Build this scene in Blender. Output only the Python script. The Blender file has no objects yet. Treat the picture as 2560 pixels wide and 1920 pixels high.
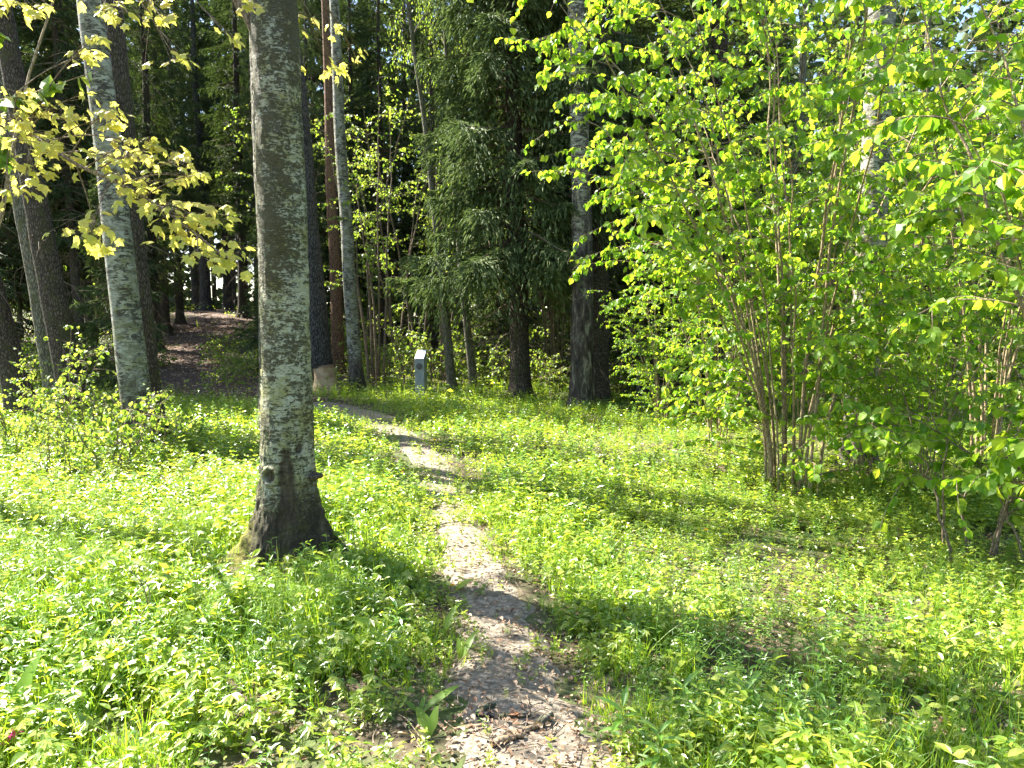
import bpy, math, random
import numpy as np
from mathutils import Vector, Matrix, Euler

# ------------------------------------------------------------------ camera, sky, sun, exposure
S = bpy.context.scene
CAM_H, FPX, PITCH = 1.6, 1849.0, 4.95
cam = bpy.data.cameras.new("camera"); cam.sensor_width = 36.0; cam.lens = 26.0
cam.clip_start = 0.05; cam.clip_end = 2000
camo = bpy.data.objects.new("camera", cam); S.collection.objects.link(camo)
camo.location = (0, 0, CAM_H); camo.rotation_euler = (math.radians(90 - PITCH), 0, 0)
S.camera = camo
SUN_EL, SUN_AZ = math.radians(47), math.atan2(-0.88, 0.48)       # azimuth measured from +Y towards +X
SDIR = Vector((math.sin(SUN_AZ) * math.cos(SUN_EL), math.cos(SUN_AZ) * math.cos(SUN_EL), math.sin(SUN_EL)))
W = bpy.data.worlds.new("World"); S.world = W; W.use_nodes = True
sky = W.node_tree.nodes.new("ShaderNodeTexSky"); sky.sky_type = 'NISHITA'; sky.sun_disc = False
sky.sun_elevation = SUN_EL; sky.sun_rotation = SUN_AZ
bg = W.node_tree.nodes["Background"]; bg.inputs[1].default_value = 0.075
W.node_tree.links.new(sky.outputs[0], bg.inputs[0])
sl = bpy.data.lights.new("sun", 'SUN'); sl.energy = 5.0; sl.angle = math.radians(0.53); sl.color = (1.0, 0.95, 0.86)
so = bpy.data.objects.new("sun", sl); S.collection.objects.link(so)
so.rotation_euler = (-SDIR).to_track_quat('-Z', 'Y').to_euler(); so.location = (-20, 12, 30)
S.view_settings.view_transform = 'Standard'; S.view_settings.look = 'None'; S.view_settings.gamma = 1
S.view_settings.exposure = 2.5
S.render.engine = 'CYCLES'
S.cycles.max_bounces = 7; S.cycles.diffuse_bounces = 4; S.cycles.transmission_bounces = 5; S.cycles.glossy_bounces = 2
S.cycles.use_denoising = True; S.cycles.sample_clamp_indirect = 6.0
S.cycles.caustics_reflective = False; S.cycles.caustics_refractive = False

rng = np.random.default_rng(11)
random.seed(4)
COL = S.collection
A = np.array

# ------------------------------------------------------------------ numeric helpers
def sstep(x, a, b):
    t = np.clip((np.asarray(x, float) - a) / (b - a), 0, 1); return t * t * (3 - 2 * t)
def _h(ix, iy, iz):
    n = (ix.astype(np.int64) * 374761393 + iy.astype(np.int64) * 668265263 + iz.astype(np.int64) * 2147483647 + 974634) & 0x7fffffff
    n = ((n ^ (n >> 13)) * 1274126177) & 0x7fffffff
    n = ((n ^ (n >> 16)) * 374761393) & 0x7fffffff
    return (n ^ (n >> 15)) / float(0x7fffffff)
def vnoise(P):
    P = np.asarray(P, float); i = np.floor(P); f = P - i; f = f * f * (3 - 2 * f); i = i.astype(np.int64)
    r = 0
    for dx in (0, 1):
        for dy in (0, 1):
            for dz in (0, 1):
                w = (f[..., 0] if dx else 1 - f[..., 0]) * (f[..., 1] if dy else 1 - f[..., 1]) * (f[..., 2] if dz else 1 - f[..., 2])
                r = r + w * _h(i[..., 0] + dx, i[..., 1] + dy, i[..., 2] + dz)
    return r
def fbm(P, o=4):
    P = np.asarray(P, float); a, r, t = 1.0, 0, 0
    for k in range(o):
        r = r + a * vnoise(P * 2 ** k + 17.3 * k); t += a; a *= .5
    return r / t
def nrm(v): return v / (np.linalg.norm(v, axis=-1, keepdims=True) + 1e-9)

# ------------------------------------------------------------------ mesh buffer
class Buf:
    def __init__(s): s.v = []; s.f = {}; s.n = 0
    def add(s, V, F, mat=0):
        V = np.asarray(V, np.float32).reshape(-1, 3)
        for a in F:
            a = np.asarray(a, np.int64); k = a.shape[1]
            s.f.setdefault((k, mat), []).append(a + s.n)
        s.v.append(V); s.n += len(V)
    def inst(s, T, P, R, sc, mat=0):
        """template T=(V,[faces]) at points P, rotations R (n,3,3), scale sc (n,) or (n,3)"""
        V, F = T; n, k = len(P), len(V)
        if n == 0: return
        sc = np.asarray(sc, float)
        if sc.ndim == 1: sc = np.repeat(sc[:, None], 3, 1)
        X = np.einsum('nij,nkj->nki', R, V[None] * sc[:, None, :]) + P[:, None, :]
        off = (np.arange(n) * k)[:, None, None]
        s.add(X.reshape(-1, 3), [(f[None] + off).reshape(-1, f.shape[1]) for f in F], mat)
    def tube(s, pts, rad, sides=5, mat=0, cap=False):
        pts = np.asarray(pts, float); n = len(pts); rad = np.broadcast_to(np.asarray(rad, float), (n,))
        T = nrm(np.gradient(pts, axis=0)); ref = A([0.31, 0.17, 0.93]) if abs(T[0] @ A([0.31, 0.17, 0.93])) < .8 else A([1., .2, .1])
        U = nrm(np.cross(T, ref)); Wv = np.cross(T, U)
        th = np.arange(sides) / sides * 2 * np.pi
        V = pts[:, None] + rad[:, None, None] * (np.cos(th)[None, :, None] * U[:, None] + np.sin(th)[None, :, None] * Wv[:, None])
        i = np.arange(n - 1)[:, None] * sides; j = np.arange(sides)[None]; j2 = (j + 1) % sides
        F = np.stack([i + j, i + j2, i + sides + j2, i + sides + j], -1).reshape(-1, 4)
        fs = [F]
        if cap: fs.append(np.arange(sides)[::-1][None]); fs.append((np.arange(sides) + (n - 1) * sides)[None])
        s.add(V.reshape(-1, 3), fs, mat)
    def mesh(s, name, mats, smooth=False):
        me = bpy.data.meshes.new(name)
        if not s.v: return me
        V = np.concatenate(s.v); me.vertices.add(len(V)); me.vertices.foreach_set("co", V.ravel())
        L, tot, mi = [], [], []
        for (k, m), fs in s.f.items():
            a = np.concatenate(fs); L.append(a.ravel()); tot.append(np.full(len(a), k)); mi.append(np.full(len(a), m))
        L = np.concatenate(L); tot = np.concatenate(tot); mi = np.concatenate(mi)
        me.loops.add(len(L)); me.loops.foreach_set("vertex_index", L.astype(np.int32))
        me.polygons.add(len(tot)); st = np.concatenate([[0], np.cumsum(tot)[:-1]])
        me.polygons.foreach_set("loop_start", st.astype(np.int32)); me.polygons.foreach_set("loop_total", tot.astype(np.int32))
        me.polygons.foreach_set("material_index", mi.astype(np.int32))
        me.polygons.foreach_set("use_smooth", np.full(len(tot), smooth))
        for m in (mats if isinstance(mats, (list, tuple)) else [mats]): me.materials.append(m)
        me.update(calc_edges=True); return me
def frames(D, N):
    D = nrm(D); X = nrm(np.cross(D, N)); Z = np.cross(X, D)
    return np.stack([X, D, Z], -1)
def rotz(a):
    c, s_ = np.cos(a), np.sin(a); z = np.zeros_like(c); o = np.ones_like(c)
    return np.stack([np.stack([c, -s_, z], -1), np.stack([s_, c, z], -1), np.stack([z, z, o], -1)], -2)

# ------------------------------------------------------------------ object helpers
def link(name, me, parent=None, loc=None):
    o = bpy.data.objects.new(name, me); COL.objects.link(o)
    if parent: o.parent = parent
    if loc is not None: o.location = loc
    return o
def tag(o, label=None, cat=None, group=None, kind=None):
    if label: o["label"] = label
    if cat: o["category"] = cat
    if group: o["group"] = group
    if kind: o["kind"] = kind
    return o
def thing(name, label, cat, loc=(0, 0, 0), rz=0.0, group=None, tilt=(0, 0), sc=1.0):
    o = bpy.data.objects.new(name, None); COL.objects.link(o); o.empty_display_size = .1
    o.location = loc; o.rotation_euler = Euler((tilt[0], tilt[1], rz)); o.scale = (sc, sc, sc)
    return tag(o, label, cat, group)

# ------------------------------------------------------------------ terrain and pixel helpers
def terrain(x, y):
    x = np.asarray(x, float); y = np.asarray(y, float)
    w = sstep(-0.12 * y - x, -1.0, 5.0)
    z = w * 2.0 * sstep(y, 15.5, 35) + (1 - w) * .35 * sstep(y, 14, 40) + w * 1.0 * sstep(-x - .55 * y, 2, 12) * sstep(y, 12, 24)
    P = np.stack([x, y, np.zeros_like(x)], -1)
    return z + .07 * (vnoise(P * .9) - .5) + .05 * (vnoise(P * 2.7 + 9) - .5)
CP, SP_ = math.cos(math.radians(PITCH)), math.sin(math.radians(PITCH))
def ray(px, py):
    u, v = (px - 1280) / FPX, (960 - py) / FPX
    return A([u, CP + v * SP_, -SP_ + v * CP])
def gat(px, py):
    """ground point seen at pixel (2560 wide)"""
    r = ray(px, py); t = 1.0
    for _ in range(4000):
        p = A([0, 0, CAM_H]) + r * t
        if p[2] < float(terrain(p[0], p[1])): break
        t += .02 * max(1, t * .2)
    return A([p[0], p[1], float(terrain(p[0], p[1]))])
def at(px, py, d):
    r = ray(px, py); return A([0, 0, CAM_H]) + r * (d / r[1])
def gd(px, d, py=960):
    """ground point in the column px at depth d"""
    p = at(px, py, d); return A([p[0], d, float(terrain(p[0], d))])
def to_px(P):
    P = np.asarray(P, float) - A([0, 0, CAM_H]); zc = P[..., 1] * CP - P[..., 2] * SP_; yc = P[..., 1] * SP_ + P[..., 2] * CP
    return 1280 + FPX * P[..., 0] / zc, 960 - FPX * yc / zc

# ------------------------------------------------------------------ materials
class NT:
    def __init__(s, name):
        s.m = bpy.data.materials.new(name); s.m.use_nodes = True; s.t = s.m.node_tree; s.t.nodes.clear()
        s.out = s.t.nodes.new("ShaderNodeOutputMaterial")
    def n(s, typ, ins=None, **kw):
        nd = s.t.nodes.new("ShaderNode" + typ)
        for k, v in kw.items(): setattr(nd, k, v)
        for k, v in (ins or {}).items(): s.set(nd.inputs[k], v)
        return nd
    def set(s, sock, v):
        if isinstance(v, bpy.types.NodeSocket): s.t.links.new(v, sock)
        elif isinstance(v, bpy.types.Node): s.t.links.new(v.outputs[0], sock)
        else:
            if sock.type == 'RGBA' and len(v) == 3: v = (*v, 1)
            sock.default_value = v
    def mix(s, f, a, b): return s.n("Mix", {0: f, 6: a, 7: b}, data_type='RGBA').outputs[2]
    def mul(s, a, b): return s.n("Math", {0: a, 1: b}, operation='MULTIPLY').outputs[0]
    def add(s, a, b): return s.n("Math", {0: a, 1: b}, operation='ADD').outputs[0]
    def ramp(s, f, stops, interp='LINEAR'):
        nd = s.n("ValToRGB", {0: f}); cr = nd.color_ramp; cr.interpolation = interp
        while len(cr.elements) < len(stops): cr.elements.new(.5)
        for e, (p, c) in zip(cr.elements, stops): e.position = p; e.color = (*c, 1) if len(c) == 3 else c
        return nd.outputs[0]
    def fr(s, f, a, b):
        return s.n("MapRange", {0: f, 1: a, 2: b, 3: 0.0, 4: 1.0}, interpolation_type='SMOOTHSTEP').outputs[0]
    def coord(s, sc=(1, 1, 1), obj=True):
        tc = s.n("TexCoord"); oi = s.n("ObjectInfo")
        v = s.n("VectorMath", {0: tc.outputs["Object"], 1: s.n("CombineXYZ", {0: s.mul(oi.outputs["Random"], 31.0), 1: s.mul(oi.outputs["Random"], 17.0)})}, operation='ADD')
        return s.n("Mapping", {0: v, 3: sc}).outputs[0]
    def noise(s, v, scale=5., det=5., rough=.6, dist=0.): return s.n("TexNoise", {"Vector": v, "Scale": scale, "Detail": det, "Roughness": rough, "Distortion": dist}).outputs[0]
    def bump(s, h, st=.5, d=.02): return s.n("Bump", {"Strength": st, "Distance": d, "Height": h}).outputs[0]
    def pbr(s, col, rough=.8, nor=None, spec=.3):
        p = s.n("BsdfPrincipled", {"Base Color": col, "Roughness": rough, "Specular IOR Level": spec})
        if nor is not None: s.set(p.inputs["Normal"], nor)
        s.set(s.out.inputs[0], p); return s.m

def leafmat(name, stops, tstops, trans=.45, rough=.45, spec=.45):
    """two-sided leaf: reflecting and letting the light through, each leaf a little different"""
    k = NT(name); g = k.n("NewGeometry"); r = g.outputs["Random Per Island"]
    c = k.ramp(r, stops); t = k.ramp(r, tstops)
    p = k.n("BsdfPrincipled", {"Base Color": c, "Roughness": rough, "Specular IOR Level": spec})
    tr = k.n("BsdfTranslucent", {"Color": t})
    k.set(k.out.inputs[0], k.n("MixShader", {0: trans, 1: p, 2: tr})); return k.m
def L3(*c): n = len(c) - 1; return [(i / n, x) for i, x in enumerate(c)]
M = {}
M['hazel'] = leafmat('hazel_leaf', L3((.08, .16, .018), (.13, .23, .03), (.2, .3, .04)), L3((.24, .5, .02), (.42, .64, .03), (.72, .8, .05)), .55, .42)
M['young'] = leafmat('young_leaf', L3((.07, .14, .02), (.13, .21, .03), (.17, .24, .04)), L3((.25, .44, .03), (.42, .58, .05), (.6, .66, .08)), .46)
M['maple'] = leafmat('maple_leaf', L3((.34, .34, .09), (.46, .44, .12), (.42, .34, .12)), L3((.74, .72, .1), (.9, .86, .16), (.88, .78, .16)), .5, .4)
M['birchleaf'] = leafmat('birch_leaf', L3((.06, .12, .02), (.1, .17, .03)), L3((.2, .36, .03), (.36, .5, .05)), .42)
M['needle'] = leafmat('spruce_needle', L3((.032, .058, .022), (.066, .097, .036), (.11, .14, .055)), L3((.07, .12, .02), (.14, .2, .04)), .28, .6, .25)
M['needle_sunlit'] = leafmat('sunlit_spruce_needle', L3((.06, .095, .035), (.12, .165, .055), (.19, .23, .09)), L3((.1, .16, .04), (.2, .27, .07)), .3, .6, .25)  # paler copy of the needle colours, sunlight on the drooping spruce painted in
M['herb'] = leafmat('herb_leaf', L3((.08, .15, .015), (.165, .25, .025), (.27, .345, .045), (.4, .43, .09)), L3((.3, .5, .02), (.55, .72, .03), (.85, .88, .08)), .42, .33, .8)
M['lance'] = leafmat('lance_leaf', L3((.07, .16, .025), (.13, .25, .04), (.22, .32, .07)), L3((.24, .47, .03), (.46, .68, .05)), .38, .33, .8)
M['grass'] = leafmat('grass_blade', L3((.07, .17, .012), (.14, .27, .025), (.28, .37, .05)), L3((.24, .5, .015), (.44, .68, .03), (.72, .8, .07)), .42, .4, .45)
M['horse'] = leafmat('horsetail_green', L3((.11, .2, .02), (.2, .3, .035)), L3((.34, .52, .03), (.5, .66, .04)), .4, .6, .2)
M['dock'] = leafmat('broad_leaf', L3((.12, .22, .025), (.17, .28, .04)), L3((.42, .66, .03), (.55, .74, .05)), .5, .4, .4)
M['litter'] = leafmat('dry_leaf', L3((.09, .05, .03), (.26, .17, .1), (.42, .3, .2), (.55, .42, .3), (.2, .09, .04)), L3((.2, .1, .04), (.4, .26, .12)), .2, .6, .3)
M['petal'] = leafmat('dandelion_petal', L3((.75, .48, .01), (.85, .6, .02)), L3((.8, .5, .01), (.9, .65, .02)), .3)
M['pink'] = leafmat('pink_petal', L3((.45, .02, .2), (.6, .06, .36)), L3((.6, .05, .3), (.7, .12, .5)), .35)

def barkmat(name, dark, mid, light, sc=1.0, vs=.22, moss=None, bump=.8, ridge=.5):
    """ridged bark: vertical plates and furrows"""
    k = NT(name); v = k.coord((sc, sc, sc * vs))
    n1 = k.noise(v, 22, 6, .65, .6); n2 = k.n("TexVoronoi", {"Vector": v, "Scale": 30.0 , "Randomness": 1.0}, feature='DISTANCE_TO_EDGE').outputs[0]
    n3 = k.noise(k.coord((sc, sc, sc)), 3.0, 4)
    h = k.add(k.mul(n1, .7), k.mul(k.fr(n2, 0, .25), ridge))
    c = k.ramp(h, [(.25, dark), (.55, mid), (.9, light)])
    c = k.mix(k.mul(k.fr(n3, .5, .75), .5), c, tuple(x * 1.35 for x in mid))
    if moss: c = k.mix(k.mul(k.fr(k.noise(k.coord((sc, sc, sc * .6)), 7, 5), .48, .66), .75), c, moss)
    return k.pbr(c, .85, k.bump(h, bump, .02), .2)
M['spruce'] = barkmat('spruce_bark', (.024, .018, .013), (.06, .046, .034), (.125, .1, .078), 1.0, .45, (.06, .062, .025), 1.0)
M['alder'] = barkmat('dark_rough_bark', (.014, .013, .012), (.045, .042, .038), (.11, .105, .095), 1.1, .3)
M['aspen'] = barkmat('grey_bark', (.035, .03, .022), (.13, .12, .085), (.25, .24, .18), 1.0, .3, (.11, .115, .045), 1.0)
M['pine'] = barkmat('orange_pine_bark', (.04, .024, .016), (.15, .085, .05), (.25, .15, .09), 1.0, .4)
M['stem'] = barkmat('hazel_stem_bark', (.13, .09, .05), (.26, .19, .11), (.38, .3, .19), 2.0, .3, None, .3)
M['twig'] = barkmat('twig_bark', (.08, .055, .035), (.17, .125, .085), (.28, .22, .16), 2.0, .3, None, .2)

def birchmat(name, base_h, light=(.5, .49, .44), tint=(.3, .28, .12), dk=(.025, .02, .016), cover=.5, fs=20, fl=(.2, .18, .14)):
    """birch: pale papery bark with dark cross marks and dark furrowed bark towards the foot"""
    k = NT(name); tc = k.n("TexCoord"); z = k.n("SeparateXYZ", {0: tc.outputs["Object"]}).outputs[2]
    big = k.noise(k.coord((1, 1, .8)), 4.2, 6, .62, .4)
    lent = k.noise(k.coord((1, 1, 5.5)), 7, 7, .66, .3)
    fine = k.noise(k.coord((1, 1, 9)), 34, 4, .6)
    blot = k.noise(k.coord((1, 1, 2.2)), 8, 7, .72, .8)
    pale = k.mix(k.fr(k.noise(k.coord((1, 1, 2.)), 5, 4), .35, .7), light, tint)
    pale = k.mix(k.mul(k.fr(fine, .5, .68), .55), pale, tuple(x * .42 for x in tint))
    marks = k.n("Math", {0: k.fr(lent, .53, .56), 1: k.fr(blot, .50, .55)}, operation='MAXIMUM').outputs[0]
    marks = k.mul(marks, k.add(.35, k.mul(.65, k.fr(big, cover - .12, cover + .05))))
    c = k.mix(k.mul(marks, .93), pale, tuple(x * 1.6 for x in dk))
    furrow = k.noise(k.coord((1, 1, .3)), fs, 6, .72, .7)
    dark = k.ramp(furrow, [(.38, dk), (.52, tuple(x * 3. for x in dk)), (.66, fl)])
    zz = k.add(k.n("Math", {0: z, 1: base_h}, operation='DIVIDE').outputs[0], k.mul(k.add(big, -.5), 2.2))
    c = k.mix(k.fr(zz, 1.35, .75), c, dark)
    h = k.add(k.mul(marks, -.35), k.add(k.mul(furrow, .45), k.mul(fine, .2)))
    return k.pbr(c, .7, k.bump(h, .8, .02), .25)
M['birch'] = birchmat('birch_bark', .7, (.36, .36, .3), (.19, .19, .09))
M['birchold'] = birchmat('old_birch_bark', 3.2, (.44, .42, .33), (.27, .26, .15), cover=.42, fs=9, fl=(.3, .28, .2))

# ------------------------------------------------------------------ leaf templates (length 1 along +Y, normal +Z)
def leaf_t(w=.33, fold=.12, droop=.18, ys=(.22, .6), ws=(.85, 1.0), rich=True):
    if rich:
        V = [(0, 0, 0), (0, .5, -droop * .25), (0, 1, -droop)]
        for sgn in (-1, 1):
            for y, ww in zip(ys, ws): V.append((sgn * w * ww, y, fold * ww - droop * y * y))
        return A(V, float), [A([[0, 1, 4, 3], [1, 2, 4, 4]])[:1], A([[1, 2, 4]]), A([[0, 5, 6, 1]]), A([[1, 6, 2]])]
    V = [(0, 0, 0), (-w, .45, fold - droop * .2), (0, 1, -droop), (w, .45, fold - droop * .2)]
    return A(V, float), [A([[0, 2, 1], [0, 3, 2]])]
T_OVAL = leaf_t(.40, .10, .25)
T_OVALC = leaf_t(.42, .08, .2, rich=False)
T_LANCE = leaf_t(.12, .05, .3, (.25, .55), (.95, .9))
T_HERB = leaf_t(.34, .10, .2, (.3, .62), (1., .8))
T_HERBC = leaf_t(.36, .08, .2, rich=False)
def maple_t(dr=1.):
    pts = [(0, 0), (.28, -.02), (.42, .12), (.36, .22), (.62, .42), (.44, .46), (.46, .62), (.24, .56), (.16, .74), (.1, .78), (0, 1.0)]
    P = pts + [(-x, y) for x, y in pts[-2:0:-1]]
    V = A([(x, y, dr * (-.35 * x * x * 1.6 - .45 * max(y - .1, 0) ** 2) + .07 * math.sin(9 * x + 5 * y)) for x, y in P] + [(0, .3, .05)], float)
    n = len(P); c = n
    return V, [A([[c, (i + 1) % n, i] for i in range(n)])]
T_MAPLES = [maple_t(d) for d in (.4, .9, 1.5)]
def palm_t():
    Vs, Fs, n = [], [], 0
    for a, s_ in ((-1.1, .7), (-.55, .9), (0, 1.), (.55, .9), (1.1, .7)):
        V, F = leaf_t(.2, .03, .2, rich=False); c, s2 = math.cos(a), math.sin(a)
        V = V * s_; V = np.stack([V[:, 0] * c + V[:, 1] * s2, -V[:, 0] * s2 + V[:, 1] * c, V[:, 2]], -1)
        Vs.append(V); Fs.append(F[0] + n); n += len(V)
    return np.concatenate(Vs), [np.concatenate(Fs)]
T_PALM = palm_t()
def shoot_t():
    V = [(0, 0, 0), (-.11, .35, -.02), (0, 1, 0), (.11, .35, -.02), (0, .35, .08), (0, .4, -.09)]
    return A(V, float), [A([[0, 1, 2, 3]]), A([[0, 4, 2, 5]])]
T_SHOOT = shoot_t()

def rdir(n): return nrm(rng.normal(size=(n, 3)))
def hang_leaves(buf, P, TD, size, T, mat, down=.6, spread=.9, szvar=.3, upn=1.0):
    """leaves that leave the twig sideways and hang a little"""
    n = len(P)
    D = nrm(TD * .45 + rdir(n) * spread * A([1, 1, .55]) + A([0, 0, -1.]) * (down * rng.uniform(.2, 1.5, n))[:, None])
    N = nrm(A([0, 0, 1.]) * upn + rdir(n) * .75)
    buf.inst(T, P, frames(D, N), size * rng.uniform(1 - szvar, 1 + szvar, n), mat)
def curve(p0, d0, L, n=8, bend=(0, 0, 0), wig=.05):
    """polyline starting at p0 along d0, bending towards 'bend'"""
    d = A(d0, float); p = A(p0, float); out = [p.copy()]; st = L / (n - 1)
    for i in range(n - 1):
        d = d + A(bend) * (1 / (n - 1)) + rng.normal(size=3) * wig; d /= np.linalg.norm(d); p = p + d * st; out.append(p.copy())
    return A(out)
def along(pts, t):
    t = np.clip(np.asarray(t, float), 0, 1) * (len(pts) - 1); i = np.minimum(t.astype(int), len(pts) - 2); f = (t - i)[..., None]
    return pts[i] * (1 - f) + pts[i + 1] * f, nrm(pts[i + 1] - pts[i])

# ------------------------------------------------------------------ ground
def axis(lo, hi, a, b, fine, grow=1.25):
    c = list(np.arange(a, b + 1e-6, fine)); s_ = fine
    while c[-1] < hi: s_ *= grow; c.append(c[-1] + s_)
    s_ = fine; f = []
    x = a
    while x > lo: s_ *= grow; x -= s_; f.append(x)
    return A(f[::-1] + c)
gx, gy = axis(-320, 320, -16, 10, .12), axis(-60, 420, 1.5, 26, .12)
GX, GY = np.meshgrid(gx, gy, indexing='ij')
Vg = np.stack([GX, GY, terrain(GX, GY)], -1).reshape(-1, 3)
nx, ny = len(gx), len(gy); I = (np.arange(nx - 1)[:, None] * ny + np.arange(ny - 1)[None]).ravel()
b = Buf(); b.add(Vg, [np.stack([I, I + ny, I + ny + 1, I + 1], -1)])
k = NT('forest_soil'); v = k.coord(); n1 = k.noise(v, 1.6, 5); n2 = k.noise(v, 24, 6, .7); vo = k.n("TexVoronoi", {"Vector": v, "Scale": 42.0}).outputs["Color"]
c = k.ramp(n2, [(.3, (.035, .025, .015)), (.55, (.1, .072, .045)), (.75, (.2, .15, .1))])
c = k.mix(k.mul(k.fr(n1, .42, .6), .8), c, k.ramp(n2, [(.3, (.03, .06, .012)), (.7, (.1, .15, .035))]))
tag(link('ground', b.mesh('ground', k.pbr(c, .9, k.bump(n2, .6, .03)), True)), kind='structure')

def smooth_path(P, m=14):
    P = A(P, float); out = []
    Q = np.vstack([2 * P[0] - P[1], P, 2 * P[-1] - P[-2]])
    for i in range(1, len(Q) - 2):
        for t in np.linspace(0, 1, m, endpoint=False):
            a, b_, c_, d_ = Q[i - 1], Q[i], Q[i + 1], Q[i + 2]
            out.append(.5 * ((2 * b_) + (c_ - a) * t + (2 * a - 5 * b_ + 4 * c_ - d_) * t * t + (3 * b_ - a - 3 * c_ + d_) * t ** 3))
    out.append(Q[-2]); return A(out)
foot_px = [(1330, 1915), (1285, 1760), (1240, 1600), (1205, 1470), (1150, 1340), (1105, 1230), (1075, 1160), (1020, 1105), (950, 1060), (860, 1025), (760, 1008)]
foot = A([[.12, 1.2, 0], [.08, 2.0, 0]] + [gat(*p) for p in foot_px])
foot = np.column_stack([foot[:, :2], np.interp(np.arange(len(foot)), [0, 4, 7, 9, 12], [.33, .24, .17, .24, .5])])
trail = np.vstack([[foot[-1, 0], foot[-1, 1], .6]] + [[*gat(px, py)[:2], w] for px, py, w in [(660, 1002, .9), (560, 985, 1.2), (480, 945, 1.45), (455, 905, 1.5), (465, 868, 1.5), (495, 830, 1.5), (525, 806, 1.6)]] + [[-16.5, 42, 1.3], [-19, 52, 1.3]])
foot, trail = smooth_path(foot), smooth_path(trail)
def pdist(x, y, path):
    d = np.full(np.shape(x), 9e9)
    for i in range(0, len(path) - 1, 2):
        dd = np.hypot(x - path[i, 0], y - path[i, 1]) - path[i, 2]; d = np.minimum(d, dd)
    return d
def strip(path, name, mat, up, nw=13):
    T = nrm(np.gradient(path[:, :2], axis=0)); Nn = np.stack([-T[:, 1], T[:, 0]], -1)
    u = np.linspace(-1, 1, nw); s_ = np.arange(len(path))
    w = path[:, 2][:, None] * (1 + .5 * (vnoise(np.stack([s_[:, None] * .35 + 0 * u, 0 * s_[:, None] + np.sign(u) * 5, 0 * s_[:, None] + 0 * u], -1)) - .5))
    XY = path[:, None, :2] + Nn[:, None] * (u[None] * w)[..., None]
    Z = terrain(XY[..., 0], XY[..., 1]) + up * (1 - np.abs(u) ** 4)[None] - .01 * (np.abs(u) > .99)[None]
    V = np.concatenate([XY, Z[..., None]], -1); n, m_ = V.shape[:2]
    i = (np.arange(n - 1)[:, None] * m_ + np.arange(m_ - 1)[None]).ravel()
    b = Buf(); b.add(V.reshape(-1, 3), [np.stack([i, i + 1, i + m_ + 1, i + m_], -1)])
    return tag(link(name, b.mesh(name, mat, True)), kind='structure')
def dirt(name, c0, c1, c2):
    k = NT(name); v = k.coord(); n2 = k.noise(v, 30, 7, .72); n1 = k.noise(v, 5, 4)
    vo = k.n("TexVoronoi", {"Vector": v, "Scale": 60.0, "Randomness": 1.0}); r = k.n("SeparateColor", {0: vo.outputs["Color"]}).outputs[0]
    c = k.ramp(n2, [(.28, c0), (.5, c1), (.72, c2)]); c = k.mix(k.mul(k.fr(r, .55, .95), .6), c, c2)
    c = k.mix(k.mul(k.fr(n1, .5, .7), .5), c, c0)
    return k.pbr(c, .9, k.bump(k.add(n2, k.mul(r, .4)), .7, .02))
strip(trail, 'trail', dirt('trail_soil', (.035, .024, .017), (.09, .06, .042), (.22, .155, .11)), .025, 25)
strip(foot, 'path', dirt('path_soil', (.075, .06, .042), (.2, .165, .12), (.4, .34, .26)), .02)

# ------------------------------------------------------------------ trunks and crowns (prototypes)
def trunk_mesh(name, mat, H=20., prof=None, sides=28, dz=.12, rough=.06, flare=.8, lobes=5, wob=.05, seed=0, zmin=-.25, zfine=None):
    """tapered trunk with a flared foot and uneven bark; radius about 0.2 m at chest height"""
    if zfine: z = np.concatenate([np.arange(zmin, zfine, dz), np.arange(zfine, H, .2), [H]])
    else: z = np.concatenate([np.arange(zmin, 6, dz), np.arange(6, H, .5), [H]])
    th = np.arange(sides) / sides * 2 * np.pi
    Z, TH = np.meshgrid(z, th, indexing='ij')
    if prof is not None: r = np.interp(Z, prof[0], prof[1])
    else: r = .2 * np.clip(1.04 - Z / H * .95, .06, 2) * (1 + flare * np.exp(-np.maximum(Z, -.1) / .22) * (.75 + .5 * np.cos(lobes * TH + seed) * np.cos(2 * TH + seed * 2)))
    P = np.stack([np.cos(TH) * r, np.sin(TH) * r, Z], -1)
    r = r * (1 + rough * (fbm(P * A([9, 9, 4]) + seed * 7, 4) - .5) * 2 + .06 * (vnoise(P * A([3, 3, 1.2]) + seed) - .5))
    cx = wob * (fbm(np.stack([Z * .35, 0 * Z, 0 * Z + seed], -1), 2) - .5) * 2; cy = wob * (fbm(np.stack([Z * .35, 0 * Z + 9, 0 * Z + seed], -1), 2) - .5) * 2
    V = np.stack([np.cos(TH) * r + cx, np.sin(TH) * r + cy, Z], -1)
    n = len(z); i = np.arange(n - 1)[:, None] * sides; j = np.arange(sides)[None]; j2 = (j + 1) % sides
    b = Buf(); b.add(V.reshape(-1, 3), [np.stack([i + j, i + j2, i + sides + j2, i + sides + j], -1).reshape(-1, 4), (np.arange(sides) + (n - 1) * sides)[None]])
    return b.mesh(name, mat, True)
TR = {}
for kind, mat, kw in (('spruce', 'spruce', dict(flare=.75, seed=1)), ('birch', 'birch', dict(flare=.6, seed=2, rough=.04)), ('birchold', 'birchold', dict(flare=.6, seed=3, rough=.12)),
                      ('alder', 'alder', dict(flare=.7, seed=4, rough=.09)), ('aspen', 'aspen', dict(flare=.6, seed=5)), ('pine', 'pine', dict(flare=.4, seed=6, rough=.05)), ('thin', 'aspen', dict(flare=.5, seed=8, wob=.22, H=11.))):
    TR[kind] = trunk_mesh(kind + '_trunk', M[mat], **kw)

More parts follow.
